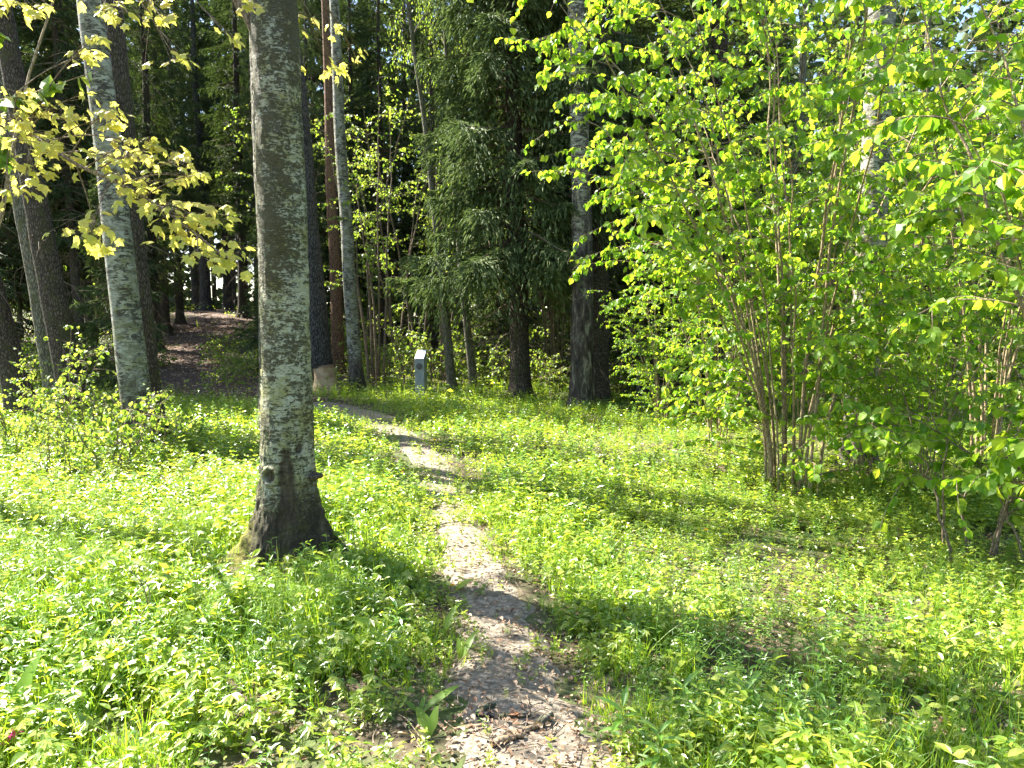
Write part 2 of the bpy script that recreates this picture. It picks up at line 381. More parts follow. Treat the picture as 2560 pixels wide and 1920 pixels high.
def spruce_crown(name, H, z0, R, seed, whorl=.42, per=6, dead=True, dens=1.0, mat='needle', dr=1.0):
    b = Buf(); P, D, N, Sz = [], [], [], []
    z = z0; pw = 0
    while z < H - .3:
        f = (z - z0) / (H - z0)
        Lm = R * (1 - f) ** .8 * (.75 + .25 * min(1, f * 6)) + .12
        for q in range(per):
            az = pw + q * 2 * math.pi / per + rng.normal() * .25; zz = z + rng.uniform(-.2, .2); L = Lm * rng.uniform(.55, 1.15)
            d0 = A([math.cos(az), math.sin(az), .12 if f > .5 else -.12])
            pts = curve((0, 0, zz), d0, L, 9, (0, 0, -.55 if f < .6 else -.2), .05); pts[:, 2] += .22 * L * np.linspace(0, 1, 9) ** 3
            b.tube(pts, np.linspace(.022 * L / 2 + .006, .004, 9), 4, 1)
            ns = int(L / .075 * dens)
            for side in (-1, 1):
                t = rng.uniform(.16, 1, ns); o, td = along(pts, t)
                lat = nrm(np.cross(td, A([0, 0, 1.]))) * side
                l2 = np.minimum((.16 + .34 * L) * (1.05 - t) + .1, .75) * rng.uniform(.5, 1.2, ns)
                droop = rng.uniform(.15, 1.1, ns) * dr
                for m in range(6):
                    u = (m + rng.uniform(0, 1, ns)) / 6
                    p = o + (lat * .8 + td * .55) * (l2 * u)[:, None] + A([0, 0, -1.]) * (l2 * u * u * droop)[:, None]
                    dd = nrm(lat * .7 + td * .75 + A([0, 0, -1.]) * (u * droop * 1.2)[:, None] + rng.normal(size=(ns, 3)) * .28)
                    P.append(p); D.append(dd); Sz.append(np.minimum(l2 * .5 + .05, .17) * rng.uniform(.6, 1.1, ns))
        z += whorl * rng.uniform(.75, 1.25) * (.75 + .5 * (1 - f)); pw += 1.1
    P, D, Sz = np.concatenate(P), np.concatenate(D), np.concatenate(Sz)
    b.inst(T_SHOOT, P, frames(D, nrm(A([0, 0, 1.]) + rng.normal(size=P.shape) * .4)), Sz, 0)
    if dead:
        for i in range(70):
            zz = rng.uniform(.9, z0 + 1.5); az = rng.uniform(0, 6.28); L = rng.uniform(.2, 1.5)
            pts = curve((0, 0, zz), (math.cos(az), math.sin(az), -.1), L + .15, 7, (0, 0, -.5), .12); b.tube(pts, np.linspace(.010, .003, 7), 3, 1)
            for _ in range(4):
                o, td = along(pts, rng.uniform(.3, .95)); b.tube(curve(o, td + rdir(1)[0] * .8, L * .35, 4, (0, 0, -.4), .15), np.linspace(.004, .002, 4), 3, 1)
    return b.mesh(name, [M[mat], M['twig']])
def leaf_crown(name, H, z0, R, seed, nb=46, leaf=.09, mat='birchleaf', per=120, T=T_OVALC, weep=.8):
    """broad-leaved crown: limbs that leave the trunk, hanging twigs, loose leaves"""
    b = Buf()
    for i in range(nb):
        f = (i + rng.uniform()) / nb; zz = z0 + (H - z0) * f * .92; az = i * 2.4 + rng.normal() * .3
        L = R * (1.05 - f) ** .6 * rng.uniform(.6, 1.1)
        pts = curve((0, 0, zz), (math.cos(az), math.sin(az), .7), L, 9, (0, 0, -weep), .08); b.tube(pts, np.linspace(.035 * L / 2, .004, 9), 4, 1)
        ntw = max(4, int(7 * L))
        for j in range(ntw):
            o, td = along(pts, rng.uniform(.25, 1)); tw = curve(o, td * .6 + rdir(1)[0] * .8, rng.uniform(.35, .9), 6, (0, 0, -weep * 1.2), .1)
            b.tube(tw, np.linspace(.005, .002, 6), 3, 1)
            n = max(3, per // ntw); p, d = along(tw, rng.uniform(.05, 1, n)); hang_leaves(b, p + rng.normal(size=p.shape) * .05, d, leaf, T, 0)
    return b.mesh(name, [M[mat], M['twig']])
CR = {}
CR['spruce_a'] = spruce_crown('spruce_crown', 19, 3.0, 2.4, 1)
CR['spruce_droop'] = spruce_crown('drooping_spruce_crown', 15, 2.8, 3.0, 12, .34, 8, True, 1.5, 'needle_sunlit', 1.8)
CR['spruce_b'] = spruce_crown('spruce_crown_high', 20, 4.6, 2.3, 2)
CR['spruce_c'] = spruce_crown('young_spruce_crown', 6.5, .5, 1.5, 3, .3, 6, False)
CR['birch'] = leaf_crown('birch_crown', 18, 8.5, 2.6, 1, 40)
CR['high'] = leaf_crown('high_crown', 20, 15, 1.3, 1, 14, .07, 'birchleaf', 60)
CR['spruce_high'] = spruce_crown('spruce_crown_top', 20, 15.0, .9, 4, .6, 5, True, .5)
CR['pine'] = leaf_crown('thin_crown', 19, 12, 2.2, 1, 30)
CR['small'] = leaf_crown('sapling_crown', 10, 2.2, 1.7, 1, 34, .07, 'young', 110, T_OVALC, .5)

LANDMARK = {}
def tree(label, kind, crown, pos, dia, lean=0.0, lean_y=0.0, rz=None, h=1.0, cs=1.0, name=None, cat='tree', group=None, cz=0):
    """a tree: trunk and crown; lean in degrees, positive to the right of the photo"""
    nm = name or {'spruce': 'spruce_tree', 'birch': 'birch_tree', 'birchold': 'birch_tree', 'alder': 'alder_tree', 'aspen': 'aspen_tree', 'pine': 'pine_tree', 'thin': 'young_tree'}[kind]
    t = thing(nm, label, cat, pos, 0, group, (math.radians(lean_y), math.radians(lean)))
    a = rng.uniform(0, 6.28) if rz is None else rz
    o = link('trunk', TR[kind], t); o.scale = (dia / .4, dia / .4, h); o.rotation_euler.z = a
    if crown:
        c = link('crown', CR[crown], t); c.rotation_euler.z = a + 1; c.scale = (cs, cs, h); c.location.z = cz
    return t
PLACED = []
def put(px, py=None, d=None):
    p = gat(px, py) if d is None else gd(px, d); PLACED.append(p); return p

# --- trees one can tell apart
tree('white birch with a leaning trunk left of the trail, leafy bush at its foot', 'birch', 'high', put(345, d=9.0), .35, -3.6, cs=.5)
tree('dark spruce trunk touching the right side of the leaning white birch', 'spruce', 'spruce_high', put(380, d=9.6), .30, -3.0, cs=.5)
tree('thick dark spruce leaning left between the grey trunk and the white birch', 'spruce', 'spruce_high', put(185, d=11.6), .38, -7.2, cs=.5)
tree('smooth blue grey trunk leaning left, half hidden behind the thick dark spruce', 'aspen', 'high', put(140, d=13.8), .38, -7.2, cs=.5)
tree('dark trunk leaning strongly left at the left edge of the picture', 'spruce', 'spruce_high', put(58, d=11.8), .40, -11, cs=.5)
tree('grey fissured trunk standing right behind the near birch, its left side showing', 'aspen', 'high', put(694, d=10.6), .56, -.8)
tree('orange barked pine trunk just behind the tree with the gnawed foot', 'pine', 'pine', put(846, d=20), .34, -.8, h=.9)
tree('grey birch with dark cross bands right of the tree with the gnawed foot', 'birch', 'high', put(892, d=16.4), .31, -2.4)
tree('spruce with long drooping lit branches standing right of the grey bollard', 'spruce', 'spruce_droop', put(1300, d=14.8), .40, -1.5)
tree('birch with cracked pale and black bark in front of a dark spruce trunk', 'birchold', 'high', put(1458, d=13.2), .40, -1.2)
tree('dark spruce trunk close behind the cracked pale birch', 'spruce', 'spruce_b', put(1500, d=13.9), .38, -.6, h=.85, cs=.6)
tree('thick birch with white and black bark rising behind the hazel leaves, upper right', 'birch', 'high', put(2152, d=8.1), .325, .6)
tree('slim pale grey trunk seen through the big hazel left of the thick white birch', 'thin', 'small', put(1965, d=13.0), .22, 1, cs=.9, cz=1.5)
tree('stout dark spruce trunk behind the top of the big hazel', 'spruce', 'spruce_b', put(1775, d=15.5), .55, 0, h=.8)
tree('slim lichen grey trunk bending left, just right of the bollard', 'thin', 'small', put(1140, d=15.6), .20, -6.5, cs=.45, cz=4)
tree('thin dark trunk between the bending grey trunk and the drooping spruce', 'thin', 'small', put(1178, d=15.9), .18, -4, cs=.4, cz=4.5)

# --- the near birch
HP = gat(722, 1402); PLACED.append(HP)
hz = [-.3, 0, .06, .12, .2, .3, .42, .6, .8, 1.1, 1.6, 2.4, 3.6, 6, 10, 17]
hr = [.36, .315, .275, .25, .226, .206, .19, .176, .167, .159, .154, .148, .141, .125, .10, .02]
def hero_mesh():
    z = np.concatenate([np.arange(-.25, 4.3, .012), np.arange(4.4, 17, .3)]); sides = 170; th = np.arange(sides) / sides * 2 * np.pi
    Z, TH = np.meshgrid(z, th, indexing='ij'); r = np.interp(Z, hz, hr)
    fl = np.exp(-np.maximum(Z + .02, 0) / .155)
    lob = lambda a, w, h: h * np.exp(-(np.angle(np.exp(1j * (TH - a))) / w) ** 2)
    r = r * (1 - .22 * fl) + fl * (lob(math.pi * 1.02, .38, .24) + lob(-.14, .34, .36) + lob(-1.25, .35, .10) + lob(-2.2, .3, .07) + lob(1.3, .5, .16))
    P = np.stack([np.cos(TH) * r, np.sin(TH) * r, Z], -1)
    low = sstep(Z, 1.15, .35) * .8 + .2
    plates = np.abs(fbm(P * A([26, 26, 7]), 4) - .5) * 2                       # furrowed plates low down
    paper = fbm(P * A([12, 12, 60]), 4) - .5                                   # papery bands above
    edge = np.abs(np.angle(np.exp(1j * (TH - 2.75)))) < .5
    r = r + low * (.034 * plates - .012) + .007 * paper + .02 * (fbm(P * 3.1, 3) - .5)
    r = r + np.where(edge, .014 * sstep(fbm(P * A([14, 14, 22]) + 3, 3), .5, .62), 0)
    # bare place with rolled rims on the front, a knot left of it
    zz = Z + .03 * (vnoise(P * 14) - .5); a = np.angle(np.exp(1j * (TH + math.pi / 2 - .25)))
    wide = .22 + .13 * sstep(zz, .72, .62) + .10 * (vnoise(P * 11 + 5) - .5)
    rec = sstep(np.abs(a), wide, wide - .12) * sstep(zz, .79, .75) * sstep(zz, .1, .3)
    rec = np.maximum(rec, sstep(np.hypot((a - .5) * .17, zz - .755 - .05 * (a - .5)) / np.where(np.abs(a - .5) < .45, 1, 3), .035, .02))
    r = r - .02 * rec + .010 * sstep(np.abs(a), wide + .12, wide) * (1 - rec) * sstep(zz, .84, .78) * sstep(zz, .3, .4)
    kn = np.hypot((TH - (1.5 * math.pi - .42)) * .165, Z - .59); r = r - .022 * sstep(kn, .045, .025) + .015 * sstep(kn, .07, .05) * (1 - sstep(kn, .05, .035))
    cx = .02 * np.sin(Z * .9) + .0 * Z; V = np.stack([np.cos(TH) * r + cx, np.sin(TH) * r, Z], -1)
    n = len(z); i = np.arange(n - 1)[:, None] * sides; j = np.arange(sides)[None]; j2 = (j + 1) % sides
    b = Buf(); b.add(V.reshape(-1, 3), [np.stack([i + j, i + j2, i + sides + j2, i + sides + j], -1).reshape(-1, 4)])
    me = b.mesh('near_birch_trunk', M['hero'], True)
    at_ = me.attributes.new('bare', 'FLOAT', 'POINT'); at_.data.foreach_set('value', np.maximum(rec, sstep(kn, .05, .03)).ravel().astype(np.float32))
    return me
def hero_mat():
    k = NT('near_birch_bark'); tc = k.n("TexCoord"); xyz = k.n("SeparateXYZ", {0: tc.outputs["Object"]}); x, z = xyz.outputs[0], xyz.outputs[2]
    O = tc.outputs["Object"]; mp = lambda *s_: k.n("Mapping", {0: O, 3: s_}).outputs[0]
    big = k.noise(mp(1, 1, .7), 3.6, 5, .6, .3); mid = k.noise(mp(1, 1, 2.0), 19, 7, .74, 1.0)
    band = k.noise(mp(1, 1, 4.5), 9, 6, .62, .4); fine = k.noise(mp(1, 1, 5), 38, 5, .65)
    lich = k.noise(mp(1, 1, 1), 6, 5, .6)
    pale = k.mix(k.fr(lich, .4, .62), (.46, .46, .34), (.33, .32, .14))
    pale = k.mix(k.mul(k.fr(k.noise(mp(1, 1, 2.5), 15, 4), .52, .66), .7), pale, (.55, .55, .45))
    pale = k.mix(k.mul(k.fr(fine, .47, .62), .45), pale, (.1, .09, .035))
    up = k.fr(z, 1.4, 3.0)
    cov = k.add(k.add(mid, k.mul(k.add(big, -.5), .8)), k.add(k.mul(up, .075), k.mul(k.fr(z, 1.5, .9), -.03)))
    streak = k.noise(mp(1, 1, 7), 20, 8, .75, .5); crumb = k.noise(mp(1, 1, 1.3), 42, 8, .8, .5)
    cov = k.add(cov, k.mul(k.add(streak, -.5), .55)); cov = k.add(cov, k.mul(k.add(crumb, -.5), .9))
    dk = k.n("Math", {0: k.fr(cov, .5, .55), 1: k.mul(k.fr(band, .59, .62), .9)}, operation='MAXIMUM').outputs[0]
    furrow = k.noise(mp(1, 1, .28), 26, 7, .7, .8)
    dark = k.ramp(furrow, [(.3, (.018, .014, .009)), (.55, (.075, .06, .035)), (.8, (.2, .17, .11))])
    mott = k.ramp(fine, [(.3, (.016, .013, .007)), (.5, (.055, .046, .02)), (.7, (.13, .118, .055))])
    c = k.mix(k.mul(dk, .92), pale, mott)
    foot = k.add(z, k.mul(k.add(mid, -.5), 1.3))
    c = k.mix(k.fr(foot, .56, .34), c, dark)
    bare = k.n("Attribute", attribute_name='bare').outputs["Fac"]
    c = k.mix(k.mul(bare, .9), c, k.ramp(furrow, [(.3, (.03, .02, .012)), (.6, (.10, .075, .045)), (.85, (.2, .16, .1))]))
    # yellow moss on the left root, green film low down
    moss = k.mul(k.fr(k.add(x, k.mul(k.add(mid, -.5), .35)), -.16, -.26), k.fr(k.add(z, k.mul(k.add(mid, -.5), .3)), .42, .15))
    c = k.mix(moss, c, k.ramp(fine, [(.3, (.1, .1, .015)), (.7, (.36, .33, .06))]))
    film = k.mul(k.fr(k.noise(mp(1, 1, .6), 12, 4), .5, .66), k.fr(z, .5, .1))
    c = k.mix(k.mul(film, .7), c, (.08, .085, .018))
    h = k.add(k.add(k.mul(dk, -.4), k.mul(crumb, .6)), k.mul(furrow, .4))
    return k.pbr(c, .75, k.bump(h, 1.0, .03), .3)
M['hero'] = hero_mat()
t = thing('birch_tree', 'large near birch left of the footpath with a flared dark foot and a bare scar', 'tree', HP)
link('trunk', hero_mesh(), t)
c = link('crown', CR['high'], t); c.location.z = -3.5
b = Buf()
g_, F = [], []
th = np.linspace(-1.3, 1.3, 14); rr = np.linspace(0, 1, 6)
for q, zt in ((0, .028), (1, -.03)):
    for r_ in rr:
        for a in th:
            g_.append((math.cos(a) * r_ * .085 * (1 + .1 * math.sin(7 * a)), math.sin(a) * r_ * .075, zt * (1 - .8 * r_ ** 2) * (1 + .2 * math.sin(18 * r_))))
n1 = len(th); n2 = len(rr)
for q in (0, 1):
    for i in range(n2 - 1):
        for j in range(n1 - 1):
            a = q * n1 * n2 + i * n1 + j; f = [a, a + n1, a + n1 + 1, a + 1]; F.append(f if q else f[::-1])
for j in range(n1 - 1): a = (n2 - 1) * n1 + j; c_ = a + n1 * n2; F.append([a, a + 1, c_ + 1, c_])
b.add(g_, [A(F)])
br = link('bracket_fungus', b.mesh('bracket_fungus', barkmat('fungus_skin', (.03, .022, .015), (.1, .075, .05), (.2, .16, .12), 3), True), t, (.155, -.03, .565))
b = Buf(); b.tube(curve((-.135, .03, 3.35), (-.5, -.1, 1), .75, 9, (-.1, 0, .4), .06), np.linspace(.03, .016, 9), 9); b.tube(curve((-.145, .0, 3.6), (-.9, -.4, .5), .8, 9, (-.1, 0, .2), .08), np.linspace(.012, .004, 9), 6)
link('broken_branch', b.mesh('broken_branch', M['twig'], True), t)

# --- the tree gnawed at its foot
GP = put(812, 979); PLACED.append(GP)
t = thing('alder_tree', 'dark rough barked tree with a pale gnawed foot beside the trail', 'tree', GP, 0, None, (0, math.radians(-4.0)))
o = link('trunk', trunk_mesh('gnawed_tree_trunk', M['alder'], prof=([.5, .58, .68, .9, 1.5, 6, 20], [.19, .25, .262, .25, .235, .18, .03]), zmin=.54, dz=.06, sides=48, rough=.1, seed=9), t)
k = NT('gnawed_wood'); v = k.coord((1, 1, .5)); n1 = k.noise(v, 30, 5, .6); n2 = k.noise(k.coord(), 6, 4)
c = k.mix(k.fr(n2, .4, .65), (.52, .38, .23), (.36, .24, .13)); c = k.mix(k.mul(k.fr(n1, .5, .7), .4), c, (.18, .11, .06))
zb = k.n("SeparateXYZ", {0: k.n("TexCoord").outputs["Object"]}).outputs[2]
c = k.mix(k.mul(k.fr(zb, .5, .58), .7), c, (.1, .05, .03))
link('gnawed_foot', trunk_mesh('gnawed_foot', k.pbr(c, .7, k.bump(n1, .6, .02)), prof=([-.25, 0, .1, .2, .3, .45, .6], [.44, .37, .31, .26, .235, .225, .23]), H=.6, zmin=-.2, dz=.03, zfine=.58, sides=48, rough=.07, seed=10), t)
o = link('crown', CR['high'], t)
b = Buf(); b.tube(curve((.2, 0, 2.1), (-.6, -.3, 1.1), 1.8, 12, (0, 0, .3), .08), np.linspace(.03, .012, 12), 6); link('dead_branch', b.mesh('dead_branch', M['twig'], True), t)

# --- bollard
def box(b, x0, x1, y0, y1, z0, z1, mat=0, bev=0.0):
    V = [(x, y, z) for z in (z0, z1) for x, y in ((x0, y0), (x1, y0), (x1, y1), (x0, y1))]
    b.add(V, [A([[3, 2, 1, 0], [4, 5, 6, 7], [0, 1, 5, 4], [1, 2, 6, 5], [2, 3, 7, 6], [3, 0, 4, 7]])], mat)
BP = gat(1053, 1003); PLACED.append(BP)
face = math.atan2(BP[0], BP[1])
t = thing('trail_bollard', 'grey square information post with a sloped white top panel and round emblem', 'bollard', BP, -math.radians(18) - face * 1.0)
k = NT('grey_paint'); v = k.coord((1, 1, .25)); n1 = k.noise(v, 30, 5); c = k.mix(k.fr(n1, .4, .7), (.2, .225, .235), (.3, .32, .32)); c = k.mix(k.mul(k.fr(k.noise(k.coord(), 7, 4), .55, .7), .5), c, (.16, .18, .12))
M['post'] = k.pbr(c, .6, k.bump(n1, .2, .005))
w, hF, hB = .098, .84, 1.015
V = [(-w, -w, -.2), (w, -w, -.2), (w, w, -.2), (-w, w, -.2), (-w, -w, hF), (w, -w, hF), (w, w, hB), (-w, w, hB)]
b = Buf(); b.add(V, [A([[3, 2, 1, 0], [4, 5, 6, 7], [0, 1, 5, 4], [1, 2, 6, 5], [2, 3, 7, 6], [3, 0, 4, 7]])])
import bmesh
def bevel(me, wd, seg=2):
    bm = bmesh.new(); bm.from_mesh(me); bmesh.ops.bevel(bm, geom=bm.edges[:], offset=wd, segments=seg, affect='EDGES', profile=.5); bm.to_mesh(me); bm.free(); return me
link('post', bevel(b.mesh('bollard_post', M['post']), .006), t)
k = NT('white_panel'); M['panel'] = k.pbr((.86, .86, .84), .28, None, .8)
sl_ = math.atan2(hB - hF, 2 * w); ln = math.hypot(hB - hF, 2 * w)
b = Buf(); box(b, -w * .93, w * .93, .006, ln - .006, .003, .016)
o = link('sloped_panel', bevel(b.mesh('sloped_panel', M['panel']), .003), t, (0, -w, hF)); o.rotation_euler.x = sl_
k = NT('bronze_emblem'); M['emblem'] = k.pbr((.055, .05, .045), .5, None, .5); k = NT('emblem_relief'); M['relief'] = k.pbr((.13, .13, .115), .5, None, .5)
def disc(b, r, y0, y1, n=40, x=0, z=0):
    th = np.arange(n) / n * 2 * np.pi; ring = lambda y: np.stack([x + r * np.cos(th), np.full(n, y), z + r * np.sin(th)], -1)
    i = np.arange(n); j = (i + 1) % n
    b.add(np.concatenate([ring(y0), ring(y1)]), [np.stack([i, j, j + n, i + n], -1), np.arange(n)[None], (np.arange(n)[::-1] + n)[None]])
b = Buf(); disc(b, .064, -w - .012, -w + .004); em = link('emblem', b.mesh('emblem', M['emblem']), t, (0, 0, .70))
b = Buf()
for R_ in (.058,): b.tube(np.stack([R_ * np.cos(np.linspace(0, 6.2832, 40)), np.full(40, -w - .012), R_ * np.sin(np.linspace(0, 6.2832, 40))], -1), .0035, 6)
b.tube(np.stack([.036 * np.cos(np.linspace(0, 6.2832, 36)), np.full(36, -w - .012), .036 * np.sin(np.linspace(0, 6.2832, 36))], -1), .004, 6)
for z_ in (-.018, 0.018): b.tube([(-.022, -w - .012, z_), (.022, -w - .012, z_)], .0045, 6)
b.tube([(0.02, -w - .012, -.02), (.02, -w - .012, .02)], .0045, 6); disc(b, .009, -w - .017, -w - .008)
link('relief', b.mesh('emblem_relief', M['relief']), em)

# --- broken stump
SPt = put(1612, 1018); b = Buf()
for (x, y, h_, r_, tx) in ((-.09, 0, .62, .07, -.03), (.12, .03, .68, .06, .16), (.0, .06, .42, .08, .02), (-.02, -.05, .35, .07, -.05), (.06, -.04, .3, .07, .05)):
    pts = A([(x * 1.4, y, -.1), (x, y, h_ * .4), (x + tx * .5, y, h_ * .75), (x + tx, y, h_)]); b.tube(pts, [r_ * 1.25, r_, r_ * .8, .012], 9)
link_ = link('stump', b.mesh('stump', M['alder'], True), None, SPt); tag(link_, 'dark splintered stump with two spikes right of the cracked pale birch', 'stump')

# ------------------------------------------------------------------ hazels
def hazel(seed, ns, H, R, leaf=.075, lean=(0, 0), T=None, nb=(9, 15), dens=1.0, rad=.017, hollow=0.1, foot=.26):
    """stems as meshes of their own, all leaves and twigs"""
    global rng
    keep = rng; rng = np.random.default_rng(seed); stems, tw, lv = [], Buf(), Buf()
    T = T or T_OVAL
    for i in range(ns):
        az = i * 2.39996 + rng.normal() * .35; f = rng.uniform(.12, 1) ** .7; h = H * rng.uniform(.6, 1.0)
        base = A([math.cos(az), math.sin(az), 0]) * rng.uniform(.04, foot)
        tgt = A([math.cos(az) * R * f * .75 + lean[0], math.sin(az) * R * f * .75 + lean[1], 0])
        t = np.linspace(0, 1, 16)[:, None]
        pts = base + (tgt - base) * (t ** 1.6) + A([0, 0, 1]) * h * (t * 1.1 - .1 * t * t) + np.cumsum(rng.normal(size=(16, 3)) * .034, 0) * t
        pts[0, 2] = -.1
        r0 = rad * rng.uniform(.7, 1.5); sb = Buf(); sb.tube(pts, r0 * (1 - t[:, 0]) ** .85 + .003, 8); stems.append(sb)
        for j in range(rng.integers(*nb)):
            u = hollow + (1 - hollow) * rng.uniform(0, 1) ** .75; o, td = along(pts, u); a2 = az + rng.normal() * 1.3
            L = rng.uniform(.35, 1.15) * (1.15 - .45 * u) * min(1.25, R / 2.2 + .2)
            d0 = nrm(A([math.cos(a2), math.sin(a2), rng.uniform(-.1, .55)]) + td * .4); bp = curve(o, d0, L, 9, (0, 0, -.55), .09)
            tw.tube(bp, np.linspace(.0055, .0018, 9), 4); allp = [(bp, int(L / .05 * dens))]
            for _ in range(int(L * 5.5)):
                o2, td2 = along(bp, rng.uniform(.2, .95)); tp = curve(o2, td2 + rdir(1)[0] * .9 * A([1, 1, .4]), rng.uniform(.15, .42), 6, (0, 0, -.5), .1)
                tw.tube(tp, np.linspace(.003, .0013, 6), 3); allp.append((tp, int(rng.integers(4, 9) * dens)))
            for pp, n in allp:
                if n < 1: continue
                P, D = along(pp, rng.uniform(.18, 1, n)); hang_leaves(lv, P, D, leaf, T, 0, .75, .9, .42)
        P, D = along(pts, rng.uniform(.75, 1, 12)); hang_leaves(lv, P, D, leaf, T, 0, .6)
    rng = keep
    return stems, tw, lv
def make_bush(name, label, cat, pos, args, kw, group=None, rz=0, mat='hazel', stem='stem'):
    st, tw, lv = hazel(*args, **kw)
    t = thing(name, label, cat, pos, rz, group)
    for s_ in st: link('stem', s_.mesh('bush_stem', M[stem], True), t)
    link('side_twigs', tw.mesh('bush_twigs', M['twig']), t); link('foliage', lv.mesh('bush_foliage', M[mat]), t)  # all twigs of the bush, many separate tubes in one mesh
    return t
def dup(root, label, loc, rz, sc, group=None):
    r = root.copy(); COL.objects.link(r); r.location = loc; r.rotation_euler.z = rz; r.scale = (sc, sc, sc); r["label"] = label
    if group: r["group"] = group
    for ch in list(root.children):
        c = ch.copy(); COL.objects.link(c); c.parent = r
        for g in ch.children:
            d = g.copy(); COL.objects.link(d); d.parent = c
    return r
def put2(px, d): p = gd(px, d); PLACED.append(p); return p
make_bush('hazel_bush', 'big many stemmed hazel right of the clearing, fanning out of one clump of bare stems', 'bush', gat(1955, 1225), (5, 19, 5.6, 3.3), dict(lean=(-.75, -.1), dens=1.3, nb=(15, 21), foot=.4, leaf=.056, rad=.0105, hollow=.03), 'hazel bushes')
make_bush('hazel_bush', 'nearest hazel at the right edge with the largest leaves', 'bush', gd(2760, 4.3), (6, 9, 4.2, 1.7), dict(leaf=.074, lean=(-.3, 0), nb=(11, 16), rad=.012), 'hazel bushes')
make_bush('leafy_shrub', 'low big leaved shrub with thin dark stems under the right edge hazel', 'bush', gd(2470, 4.7), (7, 7, 1.15, .75), dict(leaf=.07, nb=(5, 8), rad=.006, hollow=.35), None, 0, 'hazel', 'twig')
HZ = make_bush('hazel_bush', 'hazel behind the right edge, beyond the nearest large leaves', 'bush', put2(2480, 8.2), (8, 11, 5.2, 2.7), dict(nb=(14, 19), dens=1.2, leaf=.06, hollow=.04, rad=.012), 'hazel bushes')
HB = make_bush('hazel_bush', 'tall hazel behind the big clump, between it and the thick white birch', 'bush', put2(2040, 11.0), (9, 11, 6.0, 2.8), dict(nb=(14, 19), dens=1.2, leaf=.06, hollow=.04, rad=.012), 'hazel bushes')
for i, (src, px, d, sc, lab) in enumerate((
    (HZ, 1790, 8.8, .55, 'low hazel beside the left foot of the big clump, filling under its branches'), (HB, 2170, 7.4, .5, 'low hazel right of the big clump foot, in front of the taller ones'), (HZ, 2330, 6.4, .42, 'low hazel in front of the right edge ones, close to the big leaved shrub'), (HB, 1650, 11.3, .5, 'low hazel at the left end of the hazels, in front of the splintered stump side'),
    (HB, 2360, 11.6, 1.05, 'hazel behind the thick white birch, to its right'), (HZ, 1800, 12.6, 1.1, 'hazel in half shade just left of the slim pale trunk, behind the big clump'),
    (HZ, 2640, 10.5, 1.15, 'hazel deepest in the right corner of the wood'), (HB, 2240, 14.5, 1.25, 'tall hazel far behind the thick white birch'),
    (HZ, 1930, 16.5, 1.3, 'hazel far behind the slim pale trunk'), (HB, 2560, 15.5, 1.3, 'hazel far back at the right edge'), (HZ, 1680, 17.5, 1.1, 'hazel in the shade behind the splintered stump'))):
    dup(src, lab, put2(px, d), 1.3 * i + .5, sc, 'hazel bushes')
# leafy bushes left of the near birch
SA = make_bush('leafy_shrub', 'bright knee high shrub at the foot of the leaning white birch', 'bush', put2(300, 7.6), (21, 8, .95, .6), dict(leaf=.05, nb=(6, 10), rad=.006, hollow=.06), 'leafy shrubs left of the birch', 0, 'young', 'twig')
SB = make_bush('leafy_shrub', 'upright sparse shrub with whip shoots in front of the thick leaning spruce', 'bush', put2(195, 8.8), (22, 6, 1.5, .5), dict(leaf=.048, nb=(7, 11), rad=.006, hollow=.08, dens=.8), 'leafy shrubs left of the birch', 0, 'young', 'twig')
for i, (src, px, d, sc, lab) in enumerate((
    (SB, 130, 7.2, .6, 'shrub with pale glossy leaves near the left edge, in front of the leaning trunks'), (SB, 400, 8.3, .6, 'small shrub right of the leaning white birch foot'),
    (SA, 30, 8.6, .8, 'shrub at the very left edge under the strongly leaning trunk'), (SA, 240, 10.2, .8, 'shrub behind the white birch foot, against the thick leaning spruce'),
    (SB, 90, 10.6, .8, 'shrub between the two leaning trunks at the left'), (SB, 560, 13.5, .75, 'green shrub on the right bank of the trail, left of the near birch'),
    (SA, 600, 17.5, 1.0, 'shrub beside the trail just behind the near birch'), (SA, 560, 21, 1.0, 'shrub half way up the trail on its right bank'),
    (SA, 385, 20, .9, 'low shrub on the left bank of the trail'), (SB, 300, 16, 1.1, 'shrub behind the white birch, left of the trail'), (SA, 150, 16, 1.3, 'pale green shrub between the far leaning trunks'), (SA, 15, 15, 1.3, 'shrub far back at the left edge'))):
    dup(src, lab, put2(px, d), 2.1 * i, sc, 'leafy shrubs left of the birch')

